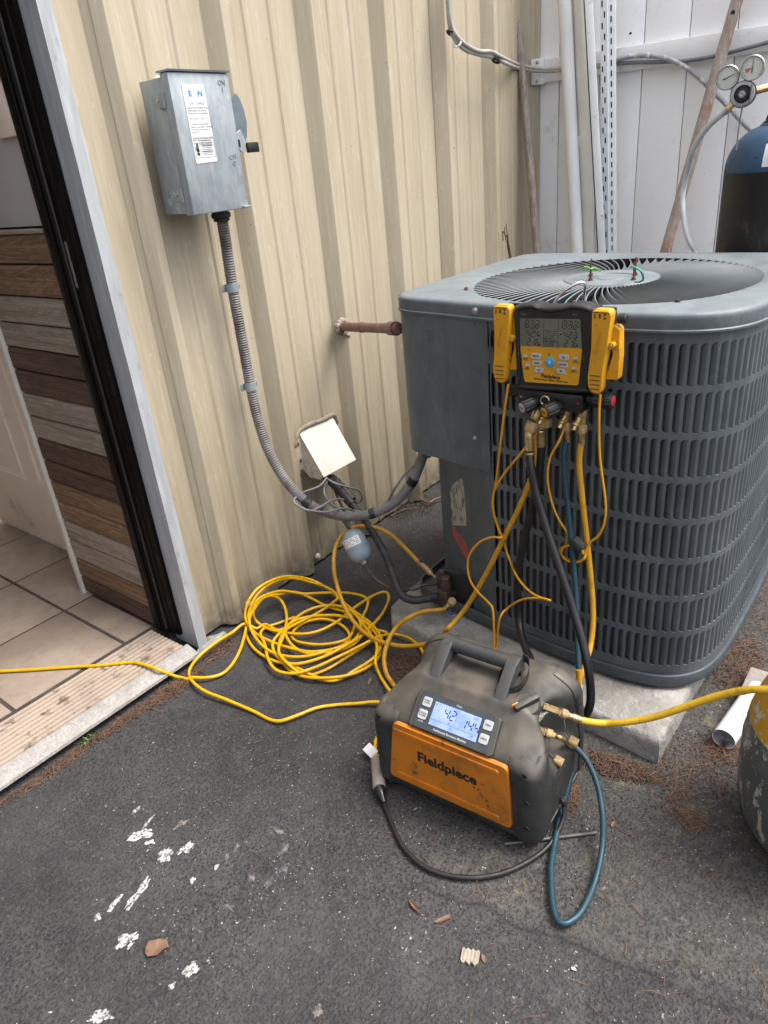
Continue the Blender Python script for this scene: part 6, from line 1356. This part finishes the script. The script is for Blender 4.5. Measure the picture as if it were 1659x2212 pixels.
part(MB().tube(crom([(2.09,0.4956,1.285),(2.09,0.4968,1.271),(2.09,0.4978,1.247),(2.09,0.5104,1.241),(2.09,0.5123,1.231),(2.09,0.5139,1.202),(2.09,0.5145,1.146)], 5), .0020, 6), 'wrench_wire', 'wire_grey', rt, ang=60)
ro = Vector((2.095,0.5353,1.247))
part(MB().tube([rg-RW*.01, ro], .0055, 8).lathe([(.0075, 0), (.0075, .014)], ro, ro-rg, 6), 'outlet_fitting', 'brass', rt)
A = [ro]+[(2.1,0.555,1.232),(2.12,0.5894,1.21),(2.14,0.6199,1.179),(2.16,0.6419,1.142),(2.18,0.6555,1.097),(2.18,0.6604,1.046),(2.16,0.6482,0.9944),(2.14,0.6261,0.9429),(2.12,0.5944,0.9035),(2.12,0.5564,0.8497),(3.096,0.7767,0.6)]
t = thing('charging_hose', 'clear grey hose from the regulator dropping behind the unit', 'hose', tuple(A[0])); hose(t, A, .0072, 'hose_clear')
part(MB().lathe([(.0085, -.004), (.0085, .012)], Vector(A[1])+(Vector(A[0])-Vector(A[1])).normalized()*.004, Vector(A[0])-Vector(A[1]), 10), 'hose_clamp', 'steel', t)

# ------------------------------------------------------------------ recovery tank at the right edge
TC = (1.150, .000)
tk_ = thing('refrigerant_tank', 'scratched grey refrigerant tank with yellow shoulder at the right edge', 'gas tank', (*TC, 0))
part(MB().lathe([(.085, .0), (.095, .004), (.118, .026), (.136, .060), (.147, .10), (.152, .15), (.152, .21), (.1535, .215), (.1535, .222), (.152, .227), (.150, .255), (.148, .272)], (*TC, 0), (0, 0, 1), 56), 'lower_body', 'tank_grey', tk_, ang=60)
part(MB().lathe([(.1482, .271), (.143, .295), (.133, .325), (.118, .350)], (*TC, 0), (0, 0, 1), 56, cap=False), 'shoulder', 'tank_yellow', tk_, ang=60)
part(MB().lathe([(.118, .3495), (.085, .375), (.04, .388), (.001, .39)], (*TC, 0), (0, 0, 1), 56, cap=False), 'crown', 'tank_grey', tk_, ang=60)
part(MB().lathe([(.105, .352), (.103, .455), (.106, .46), (.108, .455), (.109, .350)], (*TC, 0), (0, 0, 1), 40, cap=False), 'guard_collar', 'tank_yellow', tk_)
part(MB().lathe([(.016, .385), (.016, .43), (.010, .43), (.010, .45)], (*TC, 0), (0, 0, 1), 12), 'valve', 'brass', tk_)

# ------------------------------------------------------------------ PVC off-cut, block, rod
a0, a1 = Vector((1.295,0.2059,0.026)), Vector((1.481,0.1855,0.026))
t = thing('pvc_offcut', 'white PVC pipe off-cut with red printing lying beside the grey tank', 'pipe', tuple(a0))
uu = (a1-a0).normalized(); a1 = a0+uu*max(.20, (a1-a0).length)
part(MB().lathe([(.0222, .001), (.0242, 0), (.0242, (a1-a0).length), (.0222, (a1-a0).length), (.0222, .001)], a0, uu, 30, cap=False), 'tube', 'white_pvc', t)
nrm = (Vector((-.75, -.25, .62))); nrm = (nrm-uu*nrm.dot(uu)).normalized()
text('S.A. 01/24/25 18', .013, Fr(a0+uu*.105+nrm*.0244, uu, nrm.cross(uu), nrm), 'red_ink', t, ext=.0002)
bc = MB(); n2_ = (Vector((-.5, .45, .72))); n2_ = (n2_-uu*n2_.dot(uu)).normalized(); BF = Fr(a0+uu*.14+n2_*.0244, uu, n2_.cross(uu), n2_)
for k in range(12): bc.box((k*.0032, 0, 0), (.0013+.0008*(k % 3 == 0), .010, .0003), BF)
part(bc, 'bar_print', 'ink_grey', t, smooth=False)
bq = Vector((1.454,0.2155,0))
single(MB().box((bq.x+.05, bq.y-.035, .018), (.11, .07, .040), b=.004), 'concrete_block', 'brick_grey', 'small grey masonry block behind the white pipe off-cut', 'block', (bq.x+.05, bq.y-.035, 0))
r0, r1 = Vector((0.8244,0.4756,0.0045)), Vector((0.945,0.3407,0.0045))
single(MB().tube([r0, r1], .0030, 10), 'metal_rod', 'rod', 'thin dull metal rod on the asphalt under the machine corner', 'rod', tuple(r0))

# ------------------------------------------------------------------ litter
def leaf(p, L_, W_, rot, curl, name, mat, label, cat, group=None, seed=0):
    """a dry crumpled leaf: angular outline, folded along its midrib"""
    rnd_ = random.Random(seed*13+1); out = []; N_ = 9
    for i in range(N_):
        a = 2*math.pi*i/N_; q = .72+.5*rnd_.random(); out.append((L_/2*q*math.cos(a), W_/2*q*math.sin(a)))
    vs = []; rib = [(-L_*.45, 0), (-L_*.12, W_*.08), (L_*.18, -W_*.05), (L_*.46, W_*.03)]
    for x, y in out+rib:
        z = .002+curl*(.55*abs(y)/W_*L_*.45+abs(noise.noise(Vector((x*160, y*160, seed))))*.22*L_)*(1 if (x, y) not in rib else .35)
        vs.append((p[0]+x*math.cos(rot)-y*math.sin(rot), p[1]+x*math.sin(rot)+y*math.cos(rot), z+hgt(p[0], p[1])))
    r0 = N_; fs = []
    for i in range(N_):
        j = (i+1) % N_
        near = min(range(4), key=lambda k: abs(rib[k][0]-(out[i][0]+out[j][0])/2)); n1 = min(range(4), key=lambda k: abs(rib[k][0]-out[i][0])); n2 = min(range(4), key=lambda k: abs(rib[k][0]-out[j][0]))
        if n1 == n2: fs.append((i, j, r0+n1))
        else:
            fs.append((i, r0+n2, r0+n1)) if abs(n1-n2) == 1 else fs.extend([(i, r0+(n1+n2)//2, r0+n1), (i, r0+n2, r0+(n1+n2)//2)])
            fs.append((i, j, r0+n2))
    return single(MB().add(vs, fs), name, mat, label, cat, (p[0], p[1], 0), group, smooth=False, fix=False)
leaf((0.3053,0.8766,0), .046, .028, -.75, 1.0, 'dry_leaf', 'leaf', 'large folded brown leaf among the white paint spots', 'leaf', 'fallen leaves', 1)
leaf((0.6239,0.5461,0), .036, .008, 1.2, .8, 'dry_leaf', 'leaf', 'thin curled brown leaf below the power cord', 'leaf', 'fallen leaves', 2)
leaf((0.634,0.4913,0), .030, .010, -.6, .6, 'dry_leaf', 'leaf', 'orange-brown leaf scrap right of the thin curled leaf', 'leaf', 'fallen leaves', 3)
leaf((1.064,1.001,0), .026, .008, .4, .8, 'dry_leaf', 'leaf', 'small dry leaf below the yellow cord coil', 'leaf', 'fallen leaves', 4)
leaf((1.363,1.239,0), .045, .016, .6, .8, 'dry_leaf', 'leaf', 'reddish brown leaf inside the cord loop by the pad', 'leaf', 'fallen leaves', 5)
leaf((.70, 1.435), .030, .016, .6, .8, 'dry_leaf', 'leaf', 'brown leaf in the litter below the threshold', 'leaf', 'fallen leaves', 6)
leaf((1.296,0.1965,2.22e-16), .040, .022, .2, 1., 'dry_leaf', 'leaf', 'dark leaf at the open mouth of the white pipe', 'leaf', 'fallen leaves', 7)
leaf((0.9817,0.3229,0), .018, .007, .1, .5, 'dry_leaf', 'leaf', 'tiny dark red leaf right of the blue hose', 'leaf', 'fallen leaves', 8)
leaf((0.6146,0.3985,0), .015, .008, .9, .5, 'dry_leaf', 'leaf', 'small rust-coloured leaf bit beside the pale chip', 'leaf', 'fallen leaves', 9)
pc = (0.6033,0.4176,0)
CFp = Fr((pc[0], pc[1], .001), (.35, -.93, .06), (.93, .35, .12), (0, 0, 1))
edge = [(-.015+.003*k, .0105+.0022*math.sin(k*2.3)) for k in range(11)]+[(.015-.003*k, -.0105+.0026*math.sin(k*1.9+1)) for k in range(11)]
mbp = MB().prism(edge, CFp, 0, .0045)
for k in range(4): mbp.box((-.009+k*.006, .0, .0050), (.0034, .017-.002*(k % 2), .0016), CFp, b=.0006)
single(mbp, 'wood_chip', 'pale_chip', 'pale splintered wood chip lying on the asphalt', 'wood chip', (pc[0], pc[1], 0))
for i, (p, lb_) in enumerate((((1.107,0.4218,0), 'curled white paint flake in the litter before the pad'), ((0.6823,0.2697,0), 'white flake on the asphalt near the bottom centre'))):
    mbp = MB(); mbp.add([(p[0]-.010, p[1]+.012, .001), (p[0]+.002, p[1]+.013, .010), (p[0]+.012, p[1]-.010, .009), (p[0]-.004, p[1]-.014, .001), (p[0]-.002, p[1], .004)], [(0, 1, 4), (1, 2, 4), (2, 3, 4), (3, 0, 4)])
    mbp = MB(); q_ = [(.006*math.cos(a)*(.6+.7*random.random()), .0075*math.sin(a)*(.6+.7*random.random())) for a in [k*math.pi/4 for k in range(8)]]
    mbp.add([(p[0]+a, p[1]+b, .001+.003*random.random()) for a, b in q_]+[(p[0], p[1], .004)], [(k, (k+1) % 8, 8) for k in range(8)])
    if i: mbp.v = [(p[0]+(v[0]-p[0])*.5, p[1]+(v[1]-p[1])*.5, v[2]*.5) for v in mbp.v]
    single(mbp, 'paint_flake', 'white_paper', lb_, 'flake', (p[0], p[1], 0))
def scatter(name, mat, label, areas, blade, seed, flat=.3):
    """loose litter nobody could count: short bent slivers lying on the ground"""
    rnd = random.Random(seed); mb_ = MB()
    for (cx, cy), (rx, ry), rot, cnt, zmax in areas:
        for _ in range(cnt):
            a, q = rnd.random()*2*math.pi, math.sqrt(rnd.random())*(.6+.4*rnd.random())
            x, y = rx*q*math.cos(a), ry*q*math.sin(a); X, Y = cx+x*math.cos(rot)-y*math.sin(rot), cy+x*math.sin(rot)+y*math.cos(rot)
            if Y > 1.49: continue
            L_ = blade[0]*(.35+rnd.random()); w_ = blade[1]*(.6+.8*rnd.random()); th2 = rnd.random()*math.pi*2; ti = (rnd.random()-.5)*flat
            d = Vector((math.cos(th2)*math.cos(ti), math.sin(th2)*math.cos(ti), math.sin(ti))); s_ = Vector((-d.y, d.x, 0)).normalized()*w_
            c = Vector((X, Y, hgt(X, Y)+.001+rnd.random()*zmax*(1-q)+abs(math.sin(ti))*L_/2)); b_ = Vector((rnd.uniform(-.2, .2), rnd.uniform(-.2, .2), rnd.random()*.25))*L_
            p = [c-d*L_/2, c+b_*.5, c+d*L_/2]; h = Vector((0, 0, w_*.8))
            mb_.add([p[0]-s_*.4, p[0]+s_*.4, p[0]+h*.4, p[1]-s_, p[1]+s_, p[1]+h, p[2]], [(0, 3, 5, 2), (1, 2, 5, 4), (3, 6, 5), (4, 5, 6)])
    o = mb_.build(name, mat, smooth=False, fix=False); return tag(o, label, None, None, 'stuff')
def C2(p): return (p[0], p[1])
scatter('needle_litter', 'needles', 'dry brown conifer needles scattered along edges of the asphalt', [
    ((.78, 1.432), (.12, .034), 0, 330, .016), ((.64, 1.438), (.10, .026), 0, 170, .012), ((.52, 1.444), (.10, .018), 0, 110, .008), ((.42, 1.440), (.10, .022), 0, 110, .008), ((.30, 1.446), (.1, .012), 0, 50, .005), (C2((0.9688,1.473,0)), (.10, .06), .5, 320, .010),
    (C2((1.126,0.3752,0)), (.10, .035), 1.75, 260, .012), (C2((1.595,0.242,0)), (.16, .07), .1, 520, .014), (C2((1.207,0.2375,0)), (.11, .10), 0, 170, .006), (C2((1.092,0.2389,0)), (.05, .05), 0, 60, .006), (C2((1.29,0.2045,0)), (.05, .045), 0, 170, .010),
    (C2((1.172,0.9754,0)), (.07, .08), 0, 170, .008), (C2((0.9894,0.4281,0)), (.05, .03), 0, 220, .010), (C2((1.761,1.346,0)), (.16, .30), 0, 170, .006), (C2((2.066,1.506,0)), (.25, .05), 0, 160, .010), (C2((1.91,0.2706,0)), (.3, .06), 0, 160, .008), (C2((0.9264,0.1943,0)), (.35, .30), 0, 90, .003), (C2((0.7027,0.4455,0)), (.22, .35), 0, 36, .002), (C2((0.5975,0.8692,0)), (.3, .4), 0, 14, .002), (C2((1.068,0.205,0)), (.03, .03), 0, 70, .008), (C2((1.331,1.325,0)), (.3, .1), 0, 90, .003)],
    (.034, .0007), 3)
scatter('crumb_litter', 'mulch', 'reddish brown crumbs and bark dust piled against pad and threshold', [
    (C2((1.12,0.3728,0)), (.115, .036), 1.75, 1100, .014), (C2((1.157,0.9639,0)), (.06, .07), 0, 700, .010), ((.74, 1.438), (.16, .026), 0, 800, .010), ((.54, 1.444), (.14, .018), 0, 420, .008), ((.36, 1.448), (.14, .011), 0, 220, .005), (C2((0.9763,1.482,0)), (.08, .05), .5, 350, .008), (C2((0.9841,0.4256,0)), (.04, .025), 0, 350, .012), (C2((1.577,0.2375,0)), (.14, .06), 0, 400, .010), (C2((1.207,0.2375,0)), (.14, .11), 0, 260, .003)],
    (.0065, .0016), 5, .8)
scatter('pale_grit', 'grit', 'pale stone grit loose on the asphalt', [
    (C2((0.5975,0.8692,0)), (.45, .5), 0, 420, .001), (C2((0.7257,0.4116,0)), (.4, .5), 0, 360, .001), (C2((1.75,1.441,0)), (.4, .5), 0, 300, .002), (C2((1.158,0.2229,0)), (.25, .25), 0, 250, .001)],
    (.0032, .0012), 9, .8)
# scraps of bark and moss behind, by the wall
wd_ = (0.5121,1.458,0)
mbw = MB(); rnd = random.Random(2)
for k in range(16):
    a = rnd.random()*6.3; L_ = .012+.012*rnd.random(); c = Vector((wd_[0]+rnd.uniform(-.02, .05), 1.452+rnd.uniform(-.012, .006), .002)); d = Vector((math.cos(a)*.6, math.sin(a)*.6, .7)).normalized(); s_ = Vector((-d.y, d.x, 0)).normalized()*.0035
    mbw.add([c, c+d*L_*.5+s_, c+d*L_, c+d*L_*.5-s_], [(0, 1, 2, 3)])
single(mbw, 'weed', 'weed', 'small green weed sprouting below the threshold nosing', 'weed', (wd_[0], 1.452, 0), smooth=False, fix=False)
mbm = MB(); mq = (1.947,1.511,0); rnd = random.Random(8)
for k in range(900):
    a, q = rnd.random()*6.3, rnd.random()**.6; c = Vector((mq[0]+.11*q*math.cos(a), mq[1]+.10*q*math.sin(a), .002+.02*(1-q)*rnd.random())); L_ = .007; d = Vector((rnd.uniform(-1, 1), rnd.uniform(-1, 1), .8)).normalized(); s_ = Vector((-d.y, d.x, 0)).normalized()*.0018
    mbm.add([c-s_, c+s_, c+d*L_], [(0, 1, 2)])
tag(mbm.build('moss_patch', surf('dull_moss', (.075, .072, .028), (.045, .04, .02), 40, rough=.9, bump=0, coord='Position'), smooth=False, fix=False), 'dull green-brown moss at the foot of the siding', None, None, 'stuff')
A = [(2.021,1.519,0.006),(1.98,1.445,0.02),(2.016,1.437,0.02),(2.064,1.416,0.02)]
single(MB().tube(crom(A, 5), .004, 6), 'twig', 'leaf', 'fallen brown twig at the foot of the siding by the unit', 'twig', A[0])
A = [(1.842,1.525,0.004),(1.913,1.507,0.006),(1.945,1.47,0.004)]; single(MB().tube(crom(A, 5), .0022, 6), 'twig', 'leaf', 'thin dead stem lying on the moss behind the conduit', 'twig', A[0])

mq = (0.9559,1.495,0); mbm = MB()
NN_ = 16; P_ = [(mq[0]+(.050*math.cos(a)+.012*math.cos(3*a))*(.8+.3*random.random()), mq[1]+.008+(.022*math.sin(a))*(.8+.4*random.random())) for a in [k*2*math.pi/NN_ for k in range(NN_)]]
mbm.add([(x, y, -.002) for x, y in P_]+[(mq[0]+(x-mq[0])*.8, mq[1]+(y-mq[1])*.8, .008+.006*random.random()) for x, y in P_]+[(mq[0], mq[1], .014)], [(k, (k+1) % NN_, NN_+(k+1) % NN_, NN_+k) for k in range(NN_)]+[(NN_+k, NN_+(k+1) % NN_, 2*NN_) for k in range(NN_)])
single(mbm, 'mortar_lump', 'concrete', 'flat grey mortar lump at the foot of the siding beside the casing', 'mortar', (mq[0], mq[1], 0), ang=60)
